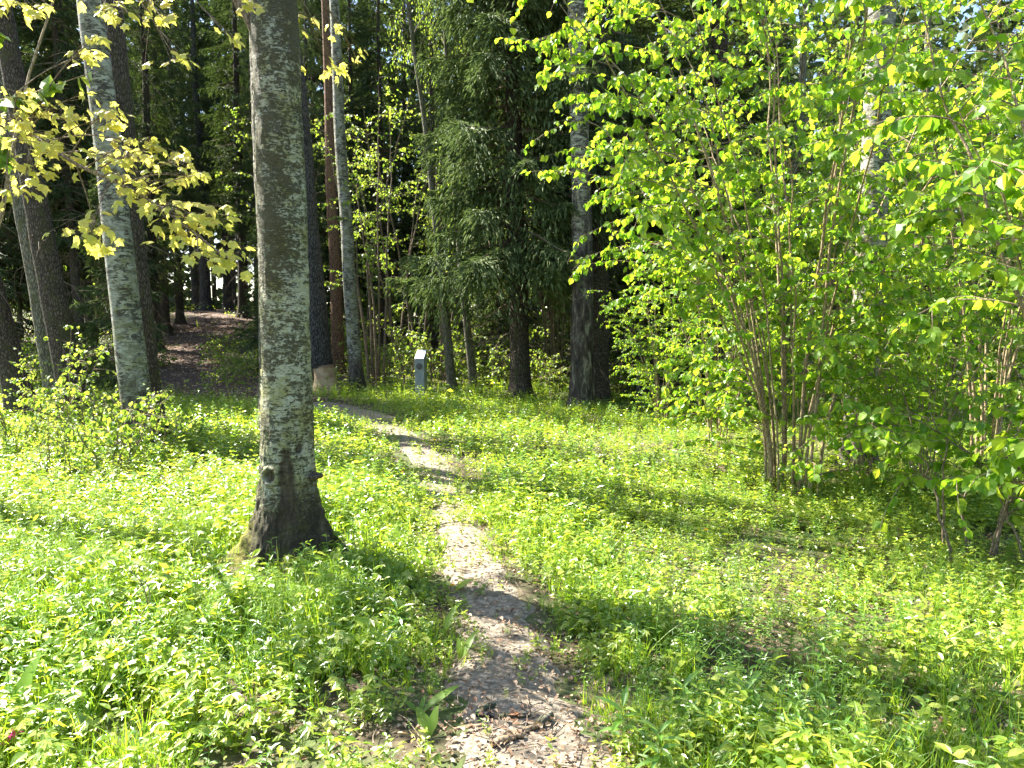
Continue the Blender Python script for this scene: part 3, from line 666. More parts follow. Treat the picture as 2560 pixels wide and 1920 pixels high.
for i, (src, px, d, sc, lab) in enumerate((
    (SA, 960, 18.5, 1.4, 'leafy shrub on the wood floor left of the bollard, behind the thin stems'), (SB, 1010, 16.8, 1.1, 'leafy shrub just behind the bollard on its left'), (SA, 1095, 17.5, 1.5, 'leafy shrub just behind the bollard on its right'), (SB, 1170, 18.2, 1.4, 'leafy shrub behind the bending grey trunk'),
    (SA, 1235, 17, 1.1, 'leafy shrub at the foot of the drooping spruce, left side'), (SA, 1375, 16.5, 1.1, 'leafy shrub between the drooping spruce and the cracked birch'), (SB, 1420, 20, 1.6, 'taller leafy shrub in shade behind the cracked birch'), (SA, 1560, 15, 1.0, 'leafy shrub right of the cracked birch foot'),
    (SB, 1660, 14.2, 1.2, 'leafy shrub behind the splintered stump'), (SA, 880, 22, 1.6, 'leafy shrub behind the banded grey birch'), (SB, 1060, 24, 2.0, 'large leafy shrub deep behind the bollard'), (SA, 1300, 22, 2.0, 'large leafy shrub deep behind the drooping spruce'), (SB, 760, 21, 1.5, 'leafy shrub behind the tree with the gnawed foot'), (SA, 1180, 28, 2.4, 'large leafy shrub deepest behind the thin dark trunk'), (SA, 950, 31, 2.4, 'large leafy shrub deepest behind the clump of thin stems'), (SB, 1480, 25, 2.2, 'large leafy shrub deepest behind the cracked birch'))):
    dup(src, lab, put2(px, d), 1.7 * i + .4, sc, 'leafy shrubs on the wood floor')

# ------------------------------------------------------------------ maple with yellow young leaves
MP = A([-4.3, 5.75, float(terrain(-4.3, 5.75))])
t = thing('maple_tree', 'young maple with yellow leaves reaching in from the left edge over the white birch', 'tree', MP)
o = link('trunk', TR['aspen'], t); o.scale = (.45, .45, .5)
CR['maple'] = leaf_crown('maple_crown', 10, 2.2, 1.7, 5, 36, .075, 'maple', 90, T_MAPLES[1], .4)
o = link('crown', CR['maple'], t); o.scale = (.68, .68, .72); o.location.z = 2.2  # mostly unseen crown, added and lowered to dapple the path with shade
D0 = 4.1
def maple_branch(limb, clusters, r0=.016, n=9):
    tb, lb = Buf(), Buf()
    limb = smooth_path(A(limb), 6); tb.tube(limb - MP, np.linspace(r0, .004, len(limb)), 6)
    for (c, num, spr) in clusters:
        c = A(c); i = int(np.argmin(np.linalg.norm(limb - c, axis=1) + .25 * np.arange(len(limb)) / len(limb))); i = max(0, i - 3); o = limb[i]
        L = np.linalg.norm(c - o); mid = (o + c) / 2 + A([0, 0, .08 * L]); tp = smooth_path([o, mid, c], 4); tb.tube(tp - MP, np.linspace(.005, .002, len(tp)), 4)
        d = nrm(c - o)
        for q in range(int(num * 1.7)):
            p = c + rng.normal(size=3) * spr * A([1, .8, .45]) - d * spr * .3; near = tp[rng.integers(max(1, len(tp) - 4), len(tp))]
            tb.tube([near - MP, (near + p) / 2 + A([0, 0, .012]) - MP, p - MP], [.0014, .0012, .001], 3)
            out = nrm(A([p[0] - near[0], p[1] - near[1], 0]) * 6 + rng.normal(size=3) * .5 + A([.25, -.15, -.55]))
            lb.inst(T_MAPLES[rng.integers(3)], (p - MP)[None], frames(out[None], nrm(A([[0, -.35, 1.]]) + rng.normal(size=(1, 3)) * .45)), A([rng.uniform(.038, .075)]), 0)
    return tb, lb
mk = lambda px, py, n, s_=.07, d=D0: (at(px, py, d + rng.uniform(-.25, .25)), n, s_)
limbA = [(-4.25, 5.7, 3.1), at(-120, 300, 4.5), at(60, 330, 4.2), at(190, 410, 4.1), at(320, 470, 4.1), at(430, 540, 4.05), at(520, 610, 4.0), at(580, 650, 4.0)]
clA = [mk(40, 290, 9), mk(105, 270, 9, .08), mk(70, 340, 9), mk(130, 370, 9), mk(80, 430, 8), mk(170, 300, 7), mk(240, 300, 8), mk(285, 265, 4, .04), mk(180, 410, 7), mk(60, 475, 7), mk(10, 500, 5), mk(10, 400, 5),
       mk(270, 390, 9), mk(330, 390, 12, .09), mk(390, 370, 9), mk(310, 350, 5), mk(380, 345, 5, .05), mk(430, 400, 6, .06), mk(300, 440, 8), mk(390, 470, 9, .08), mk(470, 440, 6, .05), mk(510, 435, 3, .03),
       mk(340, 500, 8), mk(420, 520, 10, .08), mk(470, 550, 8), mk(530, 540, 5, .06), mk(575, 520, 4, .05), mk(450, 600, 8, .07), mk(520, 610, 9, .07), mk(560, 650, 9, .06), mk(590, 635, 4, .05), mk(495, 650, 6, .06), mk(225, 590, 10, .09), mk(250, 620, 5, .05), mk(45, 230, 5, .05), mk(210, 235, 2, .03), mk(215, 130, 6, .05), mk(235, 95, 3, .03)]
tb, lb = maple_branch(limbA, clA)
link('branch', tb.mesh('maple_branch', M['twig']), t); link('foliage', lb.mesh('maple_foliage', M['maple']), t)
limbB = [(-4.25, 5.7, 4.9), at(-200, -160, 4.6), at(120, -90, 4.4), at(420, -70, 4.3), at(640, -110, 4.5), at(860, -60, 5.3), at(960, -40, 5.6)]
clB = [mk(30, 12, 6), mk(75, 10, 5), mk(275, 28, 6, .05), mk(320, 32, 7, .07), mk(375, 30, 5, .05), mk(405, 45, 3, .03), mk(440, 150, 5, .05), mk(405, 5, 3, .03), mk(572, 92, 4, .035), mk(610, 12, 5, .05), mk(745, 55, 5, .05, 5.2), mk(750, 170, 2, .03, 5.2), mk(820, 165, 4, .05, 5.3), mk(845, 180, 5, .05, 5.3), mk(895, 150, 5, .06, 5.4), mk(850, 75, 4, .06, 5.4)]
tb, lb = maple_branch(limbB, clB)
link('branch', tb.mesh('maple_branch_high', M['twig']), t); link('foliage', lb.mesh('maple_foliage_high', M['maple']), t)
# green leafed sapling at the left edge
EP = A([-3.35, 4.2, float(terrain(-3.35, 4.2))]); t = thing('elm_sapling', 'sapling with fresh green pointed leaves at the left edge, over the yellow maple leaves', 'tree', EP)
tb, lb = Buf(), Buf()
tb.tube(curve(EP * 0 + A([0, 0, -.1]), (.05, 0, 1), 4.0, 14, (.1, 0, 0), .05), np.linspace(.022, .006, 14), 7)
for br_ in ([(-.0, 0, 2.55), at(-60, 270, 4.2) - EP, at(60, 240, 4.1) - EP, at(130, 215, 4.1) - EP, at(235, 180, 4.05) - EP], [(-.0, 0, 2.3), at(-40, 330, 4.2) - EP, at(10, 390, 4.2) - EP], [(0, 0, 3.2), at(-60, 60, 4.2) - EP, at(-10, 90, 4.2) - EP]):
    p = smooth_path(A(br_), 6); tb.tube(p, np.linspace(.007, .002, len(p)), 5); P, D = along(p, rng.uniform(.3, 1, 34)); hang_leaves(lb, P, D, .085, T_OVAL, 0, .6)
link('trunk', tb.mesh('elm_sapling_trunk', M['stem']), t); link('foliage', lb.mesh('elm_sapling_foliage', M['young']), t)

# ------------------------------------------------------------------ understory and background wood
def stem_tree(name, label, pos, seed, H, n, R, group, leaf=.06):
    """slender leafy young trees, several stems from one foot"""
    return make_bush(name, label, 'tree', pos, (seed, n, H, R), dict(leaf=leaf, nb=(12, 18), rad=.03, hollow=.28, T=T_OVALC, dens=.8), group, 0, 'young', 'twig')
YA = stem_tree('young_tree', 'clump of straight thin stems with loose pale leaves left of the bollard', put2(945, 17.2), 31, 7.5, 5, 1.8, 'young leafy trees in the wood')
YB = stem_tree('young_tree', 'leafy young tree with sunlit leaves above and behind the bollard', put2(1045, 19.5), 32, 7.0, 4, 2.2, 'young leafy trees in the wood')
for i, (src, px, d, sc, lab) in enumerate((
    (YB, 990, 22, 1.2, 'young leafy tree far behind the clump of straight thin stems'), (YA, 1110, 21, 1.0, 'thin leafy tree behind the bending grey trunk'), (YB, 1215, 19.5, .9, 'leafy young tree in the dark left of the drooping spruce trunk'),
    (YA, 1390, 18, .9, 'thin bare stemmed young trees between the drooping spruce and the cracked birch'), (YB, 900, 25, 1.4, 'tall leafy young tree behind the banded grey birch'), (YB, 730, 24, 1.3, 'leafy young tree seen just right of the near birch'),
    (YA, 1600, 17, 1.0, 'thin pale stems in the shade right of the cracked birch'), (YB, 1350, 24, 1.3, 'leafy young tree deep in the wood behind the drooping spruce'), (YB, 1180, 26, 1.4, 'tall leafy young tree deep behind the thin dark trunk'), (YB, 1700, 22, 1.4, 'leafy young tree deep behind the top of the big hazel'), (YB, 2050, 20, 1.4, 'leafy young tree deep behind the slim pale trunk'),
    (YA, 2300, 18, 1.3, 'leafy young tree deep behind the thick white birch'), (YB, 2600, 19, 1.4, 'leafy young tree far back in the right corner'), (YB, 800, 32, 1.5, 'young leafy tree far beyond the orange pine'), (YB, 230, 24, 1.2, 'young leafy tree far behind the leaning white birch'), (YB, 40, 21, 1.2, 'young leafy tree far back at the left edge'), (YA, 120, 28, 1.4, 'young leafy tree farthest back at the left'))):
    dup(src, lab, put2(px, d), 1.9 * i + .3, sc, 'young leafy trees in the wood')
spots = [  # px, depth, diameter, kind, crown, lean, label
    (350, 20.6, .36, 'spruce', 'spruce_b', -1.5, 'grey spruce trunk just right of the dark one behind the white birch'), (245, 19.5, .2, 'spruce', 'spruce_b', -3, 'thin dark trunk left of the leaning white birch, far back'), (198, 21, .18, 'spruce', 'spruce_b', -2, 'thin spruce between the leaning spruce and the white birch, farther back'),
    (395, 23, .34, 'spruce', 'spruce_a', 0, 'spruce on the left bank of the trail, nearest of the row going uphill'), (420, 25.5, .3, 'spruce', 'spruce_b', 0, 'spruce on the left bank of the trail, second of the row going uphill'), (456, 28, .3, 'spruce', 'spruce_b', 0, 'spruce left of the trail just below its crest'),
    (497, 36, .34, 'alder', 'spruce_b', -2, 'thin dark trunk at the crest of the trail'), (524, 34, .5, 'alder', 'spruce_b', -1, 'dark forked looking trunk at the crest in the middle of the trail'), (575, 35, .4, 'alder', 'spruce_b', 0, 'dark trunk right of the trail at its crest'), (615, 30, .4, 'spruce', 'spruce_b', 0, 'dark spruce trunk beside the left side of the near birch, up the trail'),
    (655, 24, .36, 'alder', 'spruce_b', 0, 'dark trunk hidden behind the near birch, far back'), (770, 22, .22, 'alder', 'spruce_b', 1, 'narrow dark trunk left of the tree with the gnawed foot'), (720, 29, .35, 'spruce', 'spruce_a', 0, 'spruce far back between the near birch and the gnawed tree'), (960, 27, .3, 'spruce', 'spruce_b', 0, 'spruce far behind the clump of straight thin stems'),
    (1020, 31, .36, 'spruce', 'spruce_a', 0, 'spruce far behind the bollard, left of it'), (1085, 27, .3, 'spruce', 'spruce_a', 0, 'spruce far behind the bollard, right of it'), (1235, 23, .34, 'spruce', 'spruce_a', 0, 'dark spruce behind the drooping spruce, on its left'), (1380, 21, .3, 'spruce', 'spruce_b', 0, 'dark spruce between the drooping spruce and the cracked birch, farther back'),
    (1565, 16.5, .2, 'thin', 'spruce_b', 1, 'thin grey trunk in the shade right of the cracked birch'), (1640, 20, .36, 'spruce', 'spruce_a', 0, 'spruce in deep shade behind the splintered stump'), (1150, 33, .36, 'spruce', 'spruce_a', 0, 'spruce far back behind the bending grey trunk'), (1320, 30, .36, 'spruce', 'spruce_a', 0, 'spruce far back behind the drooping one'),
    (1480, 26, .36, 'spruce', 'spruce_a', 0, 'spruce far behind the cracked birch'), (1860, 22, .36, 'spruce', 'spruce_a', 0, 'spruce behind the stout dark trunk, to its right'), (1730, 28, .36, 'spruce', 'spruce_a', 0, 'spruce far behind the stout dark trunk'), (2080, 26, .36, 'spruce', 'spruce_a', 0, 'spruce far back between the slim pale trunk and the thick white birch'),
    (2280, 22, .36, 'aspen', 'small', 0, 'grey trunk back in the leaves right of the thick white birch'), (2450, 24, .36, 'spruce', 'spruce_a', 0, 'spruce far back in the right corner'), (2640, 21, .3, 'birch', 'birch', 1, 'pale birch far back at the right edge'), (1900, 33, .4, 'spruce', 'spruce_a', 0, 'spruce farthest back behind the big hazel'),
    (120, 19, .34, 'spruce', 'spruce_a', -3, 'spruce with low branches behind the blue grey trunk'), (20, 17.6, .3, 'spruce', 'spruce_a', -3, 'spruce with low drooping branches at the left edge'), (270, 28, .36, 'spruce', 'spruce_a', 0, 'spruce far behind the leaning white birch'), (160, 33, .36, 'spruce', 'spruce_a', 0, 'spruce far back at the left, behind the leaning trunks'), (-60, 24, .36, 'spruce', 'spruce_a', 0, 'spruce at the left edge, far back'),
    (212, 17.6, .22, 'spruce', 'spruce_b', -2, 'thin spruce added left of the leaning white birch to shade the forest edge'),  # added tree, its crown placed to shade the ground along the forest edge
    (850, 38, .4, 'spruce', 'spruce_a', 0, 'spruce far beyond the orange pine'), (930, 41, .4, 'spruce', 'spruce_a', 0, 'spruce farthest back above the clump of thin stems'), (1060, 40, .4, 'spruce', 'spruce_a', 0, 'spruce farthest back above the bollard'), (1240, 38, .4, 'spruce', 'spruce_a', 0, 'spruce farthest back left of the drooping spruce'), (1420, 37, .4, 'spruce', 'spruce_a', 0, 'spruce farthest back between the drooping spruce and the cracked birch'), (1580, 34, .4, 'spruce', 'spruce_a', 0, 'spruce farthest back right of the cracked birch'), (800, 27, .34, 'spruce', 'spruce_a', 0, 'spruce behind the gnawed tree and the orange pine'), (890, 33, .36, 'spruce', 'spruce_a', 0, 'spruce far behind the banded grey birch'),
    (340, 36, .36, 'spruce', 'spruce_a', 0, 'spruce far up the left bank of the trail'), (660, 40, .4, 'spruce', 'spruce_a', 0, 'spruce on the rise behind the near birch'), (590, 46, .4, 'spruce', 'spruce_a', 0, 'spruce beyond the crest of the trail'), (420, 45, .4, 'spruce', 'spruce_a', 0, 'spruce beyond the crest, left of the trail'), (300, 22, .2, 'alder', 'spruce_b', -1, 'thin dark trunk hidden behind the white birch')]
for px, d, dia, kind, cr, lean, lab in spots:
    tree(lab, kind, cr, put2(px, d), dia, lean, cs=(1.0 if px != 212 else .75) if px in (20, 212, 120) else .36 if (px, d) in ((350, 20.6), (245, 19.5), (770, 22), (655, 24), (300, 22)) else .62 if (px, d) in ((198, 21), (395, 23), (420, 25.5), (456, 28)) else rng.uniform(.8, 1.05), h=.82 if px in (20, 212, 120) else min(1.1, max(.55, (.45 * d + 3.5) / 19.5)) * rng.uniform(.95, 1.1), group='trees back in the wood')
CS = thing('young_spruce', 'young spruce in the shade right of the cracked birch', 'tree', put2(1590, 15.2), 0, 'young spruces'); link('crown', CR['spruce_c'], CS); o = link('trunk', TR['thin'], CS); o.scale = (.25, .25, .55)
for px, d, sc, lab in ((850, 27, 1.2, 'young spruce behind the orange pine'), (300, 13.5, .7, 'young spruce with light tips behind the leaning white birch'), (330, 26, 1.2, 'young spruce on the left bank up the trail'), (690, 19.5, .8, 'young spruce on the right bank hidden by the near birch'), (1250, 18.5, .8, 'young spruce behind the drooping spruce trunk'), (1690, 15.5, .8, 'young spruce behind the left side of the big hazel'), (60, 19, 1.2, 'young spruce behind the leaning trunks at the left edge'), (1430, 19, .7, 'young spruce behind the cracked birch')):
    dup(CS, lab, put2(px, d), sc * 9, sc, 'young spruces')
# the wood beyond, one mass
b = Buf(); n = 75000
x = rng.uniform(-62, 62, n); y = rng.uniform(46, 60, n) - .004 * x * x * rng.uniform(.8, 1, n); z = 23 * rng.uniform(0, 1, n) ** 1.35 - .1
keepm = (z < 5) | (fbm(np.stack([x * .22, y * .22, z * .22], -1), 3) > .34); keepm &= ~((x < -13) & (x > -24) & (z > 1.0) & (z < 5.5) & (rng.uniform(0, 1, n) < .75))
P = np.stack([x, y, z + terrain(x, y)], -1)[keepm]; n = len(P)
b.inst(T_OVALC, P, frames(nrm(rdir(n) + A([0, 0, -.5])), rdir(n)), rng.uniform(.35, 1.0, n), 0)
for i in range(70):
    xx = rng.uniform(-55, 55); yy = rng.uniform(47, 58); zt = float(terrain(xx, yy)); b.tube([(xx, yy, zt - .2), (xx + rng.normal() * .2, yy, zt + 9), (xx, yy, zt + 20)], [.2, .16, .04], 7, 1)
tag(link('distant_wood', b.mesh('distant_wood', [M['needle'], M['spruce']])), 'dark mass of wood beyond the last trees', 'wood', kind='stuff')

# ------------------------------------------------------------------ ground cover
def plant_proto(kind, fine=True):
    """one small plant as (V, faces) at true size, foot at the origin"""
    b = Buf()
    if kind == 'broad':                 # low broad leaved herb
        n = rng.integers(8, 14); 
        for i in range(n):
            a = i * 2.4 + rng.normal() * .3; h = rng.uniform(.02, .15); out = rng.uniform(.02, .08); p = A([math.cos(a) * out, math.sin(a) * out, h])
            if fine: b.tube([(0, 0, 0), (p[0] * .4, p[1] * .4, h * .7), p], [.0012, .001, .0008], 3)
            D = nrm(A([[math.cos(a), math.sin(a), rng.uniform(-.35, .35)]])); b.inst(T_HERB if fine else T_HERBC, p[None], frames(D, nrm(A([[0, 0, 1.]]) + rng.normal(size=(1, 3)) * .35)), A([rng.uniform(.022, .05)]))
    elif kind == 'sprig':               # short upright stem with pairs of leaves
        H = rng.uniform(.08, .24); pts = curve((0, 0, 0), (rng.normal() * .25, rng.normal() * .25, 1), H, 5, (0, 0, 0), .08)
        if fine: b.tube(pts, np.linspace(.0016, .0008, 5), 3)
        n = rng.integers(4, 7); V, F = leaf_t(.21, .07, .22, (.3, .62), (.95, .9), rich=fine)
        for k_ in range(n):
            p, td = along(pts, .25 + .75 * k_ / (n - 1)); a0 = k_ * 1.57 + rng.normal() * .3
            for q in (0, math.pi):
                D = nrm(A([[math.cos(a0 + q), math.sin(a0 + q), rng.uniform(-.1, .9)]])); b.inst((V, F), p[None], frames(D, nrm(A([[0, 0, 1.]]) + rng.normal(size=(1, 3)) * .35)), A([rng.uniform(.028, .058) * (1.1 - .4 * k_ / n)]))
    elif kind == 'trefoil':
        for i in range(rng.integers(6, 11)):
            a = rng.uniform(0, 6.28); h = rng.uniform(.05, .13); out = rng.uniform(.02, .07); p = A([math.cos(a) * out, math.sin(a) * out, h])
            if fine: b.tube([(0, 0, 0), p], [.001, .0008], 3)
            for q in (-1.1, 0, 1.1):
                D = nrm(A([[math.cos(a + q * 1.3), math.sin(a + q * 1.3), rng.uniform(-.3, .15)]])); b.inst(T_HERB if fine else T_HERBC, p[None], frames(D, nrm(A([[0, 0, 1.]]) + rng.normal(size=(1, 3)) * .25)), A([rng.uniform(.018, .036)]))
    elif kind == 'palm':
        for i in range(rng.integers(2, 5)):
            a = rng.uniform(0, 6.28); h = rng.uniform(.08, .17); out = rng.uniform(.01, .06); p = A([math.cos(a) * out, math.sin(a) * out, h])
            if fine: b.tube([(0, 0, 0), p], [.0012, .001], 3)
            D = nrm(A([[math.cos(a), math.sin(a), rng.uniform(-.4, .1)]])); b.inst(T_PALM, p[None], frames(D, nrm(A([[0, 0, 1.]]) + rng.normal(size=(1, 3)) * .25)), A([rng.uniform(.035, .06)]))
    elif kind == 'lance':               # upright stem, narrow leaves up it
        H = rng.uniform(.16, .34); pts = curve((0, 0, 0), (rng.normal() * .12, rng.normal() * .12, 1), H, 6, (0, 0, 0), .06); b.tube(pts, np.linspace(.0022, .001, 6), 3)
        n = rng.integers(12, 20); u = np.linspace(.15, 1, n); P, TD = along(pts, u); az = np.arange(n) * 2.4
        D = nrm(np.stack([np.cos(az), np.sin(az), rng.uniform(-.1, .6, n) + .5 * (u > .85)], -1)); b.inst(T_LANCE if fine else T_HERBC, P, frames(D, nrm(A([0, 0, 1.]) + rng.normal(size=(n, 3)) * .2)), (.07 - .025 * u) * rng.uniform(.7, 1.2, n))
    elif kind == 'grass':
        for i in range(14 if fine else 8):
            a = rng.uniform(0, 6.28); L = rng.uniform(.1, .3); m = 5; t = np.linspace(0, 1, m); out = L * rng.uniform(.15, .6); w = rng.uniform(.0018, .004)
            x = .015 * math.cos(a * 3) + out * t ** 1.7 * math.cos(a); y = .015 * math.sin(a * 3) + out * t ** 1.7 * math.sin(a); zz = L * (t - .3 * t ** 2.5 * (out / L))
            px, py = -math.sin(a + .6) * w, math.cos(a + .6) * w; ww = (1 - t ** 1.5)
            V = np.concatenate([np.stack([x - px * ww, y - py * ww, zz], -1), np.stack([x + px * ww, y + py * ww, zz], -1)]); j = np.arange(m - 1)
            b.add(V, [np.stack([j, j + 1, j + m + 1, j + m], -1)])
    elif kind == 'horse':               # horsetail: whorls of thread-like branches
        H = rng.uniform(.2, .34); pts = curve((0, 0, 0), (rng.normal() * .1, rng.normal() * .1, 1), H, 6, (rng.normal() * .3, rng.normal() * .3, -.1), .04); b.tube(pts, np.linspace(.002, .0008, 6), 3)
        nw = 10 if fine else 7
        for k_ in range(nw):
            u = .3 + .7 * k_ / nw; p, td = along(pts, u); L = .075 * (1.1 - .75 * (k_ / nw)) * (.7 + .5 * min(1, k_ / 2)); nbr = 11 if fine else 7
            for q in range(nbr):
                a = q * 6.283 / nbr + k_ * .4; d = A([math.cos(a), math.sin(a), .25]); p1 = p + d * L * .5; p2 = p + A([d[0], d[1], -.25]) * L; s_ = A([-d[1], d[0], .3]) * (.0011 if fine else .002)
                b.add([p - s_, p1 - s_, p2, p1 + s_, p + s_], [A([[0, 1, 3, 4]]), A([[1, 2, 3]])])
    elif kind == 'rosette':             # big toothed basal leaves
        for i in range(rng.integers(4, 8)):
            a = i * 2.4; D = nrm(A([[math.cos(a), math.sin(a), rng.uniform(.3, 1.4)]])); V, F = leaf_t(.15, .04, .3, (.35, .72), (.6, 1.0))
            b.inst((V, F), A([[0, 0, .0]]), frames(D, A([[0, 0, 1.]]) + rng.normal(size=(1, 3)) * .15), A([rng.uniform(.12, .22)]))
    V = np.concatenate(b.v); F = []
    for k_ in sorted(set(k for k, _ in b.f)): F.append(np.concatenate([x for (kk, _), xs in b.f.items() if kk == k_ for x in xs]))
    return V.astype(float), F
foot_s, trail_s = foot[::3], trail[::3]
def scatter(buf, kinds, n, ylo, yhi, fine, power=0.0, sc=(.7, 1.3), keep=None, nproto=6, wide=.86):
    y = ylo + (yhi - ylo) * rng.uniform(0, 1, n) ** (1 + power); x = rng.uniform(-1, 1, n) * (wide * y + .5)
    d1 = pdist(x, y, foot_s); d2 = pdist(x, y, trail_s); P = np.stack([x, y, 0 * x], -1)
    nz = vnoise(P * 2.3); nf = vnoise(P * 7 + 3)
    ok = (rng.uniform(0, 1, n) < np.clip(sstep(d1 + .3 * (nz - .5) + .16 * (nf - .5), -.12, .26), .07 + .42 * sstep(y, 6.4, 7.4) * sstep(y, 9.6, 8.4) + .12 * sstep(y, 8, 9), 1)) & (rng.uniform(0, 1, n) < np.clip(sstep(d2 + .5 * (nz - .5), -.15, .4), .03, 1))
    # barer patch low right, thinner cover at the very front
    ok &= rng.uniform(0, 1, n) < 1 - .12 * sstep(x, .2, 1) * (nz < .5) - .55 * np.exp(-((x - 1.55) / .45) ** 2 - ((y - 3.1) / .45) ** 2) - .45 * np.exp(-((x - 1.9) / .5) ** 2 - ((y - 2.5) / .3) ** 2) - .4 * np.exp(-((x + 1.0) / .8) ** 2 - ((y - 2.75) / .35) ** 2)
    hd_ = np.hypot(x - HP[0], (y - HP[1]) * .75); ok &= rng.uniform(0, 1, n) < sstep(hd_, .25, .55)
    if keep is not None: ok &= rng.uniform(0, 1, n) < keep(x, y)
    x, y = x[ok], y[ok]; z = terrain(x, y); pr = rng.integers(0, nproto * len(kinds), len(x))
    for i in range(nproto * len(kinds)):
        V, F = plant_proto(kinds[i // nproto], fine); m = pr == i; q = m.sum()
        if q == 0: continue
        s_ = rng.uniform(*sc, q) * (.8 + .5 * vnoise(np.stack([x[m] * .8, y[m] * .8, 0 * x[m] + 4], -1)))
        s_ = s_ * (.5 + .5 * sstep(pdist(x[m], y[m], foot_s), -.1, .7)) * (1 - .3 * sstep(x[m], .2, 1.2) * sstep(y[m], 3.2, 4.2))
        R = rotz(rng.uniform(0, 6.28, q)); tl = rng.normal(size=(q, 2)) * .12; R = R.copy(); R[:, 0, 2] += tl[:, 0]; R[:, 1, 2] += tl[:, 1]
        buf.inst((V, F), np.stack([x[m], y[m], z[m] - .004], -1), R, s_)
nearp = lambda f, s_: (lambda x, y: sstep(fbm(np.stack([x * f, y * f, 0 * x + s_], -1), 2), .38, .6))
def stuff(name, label, cat, mats, fill):
    b = Buf(); fill(b); tag(link(name, b.mesh(name, mats)), label, cat, kind='stuff')
notpath = lambda x, y: np.where((pdist(x, y, foot_s) < .1) & (y < 6.5), .25, 1.)
def f_broad(b):
    gap = lambda x, y: np.clip(.3 - .26 * sstep(y, 4.2, 3.3) + .9 * sstep(vnoise(np.stack([x * 4.2, y * 4.2, 0 * x + 8], -1)), .34, .62), 0, 1)
    scatter(b, ['sprig', 'broad', 'trefoil', 'sprig', 'palm', 'sprig'], 14000, 2.0, 6.5, True, .15, (.5, 1.4), gap, 6)
    scatter(b, ['sprig', 'trefoil', 'sprig', 'broad'], 22000, 5.5, 15, False, .2, (.7, 1.5), None, 6)
    scatter(b, ['broad'], 4200, 14, 36, False, 0, (1.4, 2.6), lambda x, y: .75, 5)
def f_lance(b):
    big = lambda x, y: np.clip(sstep(fbm(np.stack([x * .9, y * .9, 0 * x + 2], -1), 2),   .36, .6) * .6 + .12 + 1.0 * np.exp(-((x + .95) / .6) ** 2 - ((y - 3.75) / .45) ** 2) + 1.2 * np.exp(-((x - .95) / .42) ** 2 - ((y - 2.75) / .4) ** 2), 0, 1) * notpath(x, y)
    scatter(b, ['lance'], 9500, 2.0, 6.5, True, .1, (.45, .95), big, 8)
    scatter(b, ['lance'], 2600, 6, 13, False, 0, (.7, 1.2), lambda x, y: notpath(x, y) * .8, 6)
def f_grass(b):
    scatter(b, ['grass'], 9000, 2.0, 7, True, .15, (.5, 1.0), nearp(.8, 5), 8)
    scatter(b, ['grass'], 12000, 6, 17, False, 0, (.7, 1.35), lambda x, y: np.clip(nearp(.6, 7)(x, y) * .5 + sstep(y, 9, 11.5) * 1.0, 0, 1) * notpath(x, y), 8)
    scatter(b, ['grass'], 2200, 14, 30, False, 0, (1.0, 1.8), lambda x, y: .6, 6)
def f_horse(b):
    hk = lambda x, y: np.clip(sstep(x, -.7, -1.3) * sstep(y, 3.2, 3.8) * sstep(y, 7.5, 5.5) * sstep(fbm(np.stack([x * 1.1, y * 1.1, 0 * x + 6], -1), 2), .36, .55) + .35 * sstep(x, 1.6, 2.2) * sstep(y, 2.4, 3) * sstep(fbm(np.stack([x * 1.1, y * 1.1, 0 * x + 6], -1), 2), .45, .6), 0, 1) * notpath(x, y)
    scatter(b, ['horse'], 4200, 2.6, 7.0, True, 0, (.65, 1.1), hk, 8)
stuff('ground_cover', 'low broad leaved herbs covering the sunny clearing and the wood floor', 'ground cover', [M['herb']], f_broad)
stuff('leafy_stalks', 'upright narrow leaved stalks among the low herbs', 'ground cover', [M['lance']], f_lance)
stuff('grass', 'grass tufts among the herbs and under the trees', 'grass', [M['grass']], f_grass)
stuff('horsetails', 'patches of feathery pale green horsetails left of the near birch and lower right', 'ground cover', [M['horse']], f_horse)
def f_litter(b):
    n = 42000; y = 1.9 + 15 * rng.uniform(0, 1, n) ** 1.7; x = rng.uniform(-1, 1, n) * (.86 * y + .3)
    d = np.minimum(pdist(x, y, foot_s), pdist(x, y, trail_s)); bare = .9 * np.exp(-((x - 1.55) / .5) ** 2 - ((y - 3.0) / .6) ** 2)
    ok = rng.uniform(0, 1, n) < np.clip(sstep(d, .45, -.1) * .95 + .2 + .25 * sstep(x, .2, .8) + bare, 0, 1) ; x, y = x[ok], y[ok]; n = len(x)
    P = np.stack([x, y, terrain(x, y) + .012 + .022 * sstep(pdist(x, y, foot_s), .05, -.1) + rng.uniform(0, .02, n)], -1)
    V, F = leaf_t(.3, .16, .25); nn = nrm(A([0, 0, 1.]) + rng.normal(size=(n, 3)) * .38); D = rdir(n) * A([1, 1, .15])
    b.inst((V, F), P, frames(D, nn), rng.uniform(.009, .034, n))
_fl = f_litter
def f_litter(b):
    _fl(b); i = rng.integers(0, len(trail), 9000); u = rng.uniform(-1, 1, 9000); q = trail[i]; T_ = nrm(np.gradient(trail[:, :2], axis=0))[i]
    x = q[:, 0] - T_[:, 1] * u * q[:, 2] + rng.normal(size=9000) * .15; y = q[:, 1] + T_[:, 0] * u * q[:, 2] + rng.normal(size=9000) * .15
    b.inst(leaf_t(.3, .16, .25), np.stack([x, y, terrain(x, y) + .05], -1), frames(rdir(9000) * A([1, 1, .15]), nrm(A([0, 0, 1.]) + rng.normal(size=(9000, 3)) * .4)), rng.uniform(.03, .075, 9000))
stuff('leaf_litter', 'dry brown and beige leaves lying on the path and between the herbs', 'leaf litter', [M['litter']], f_litter)
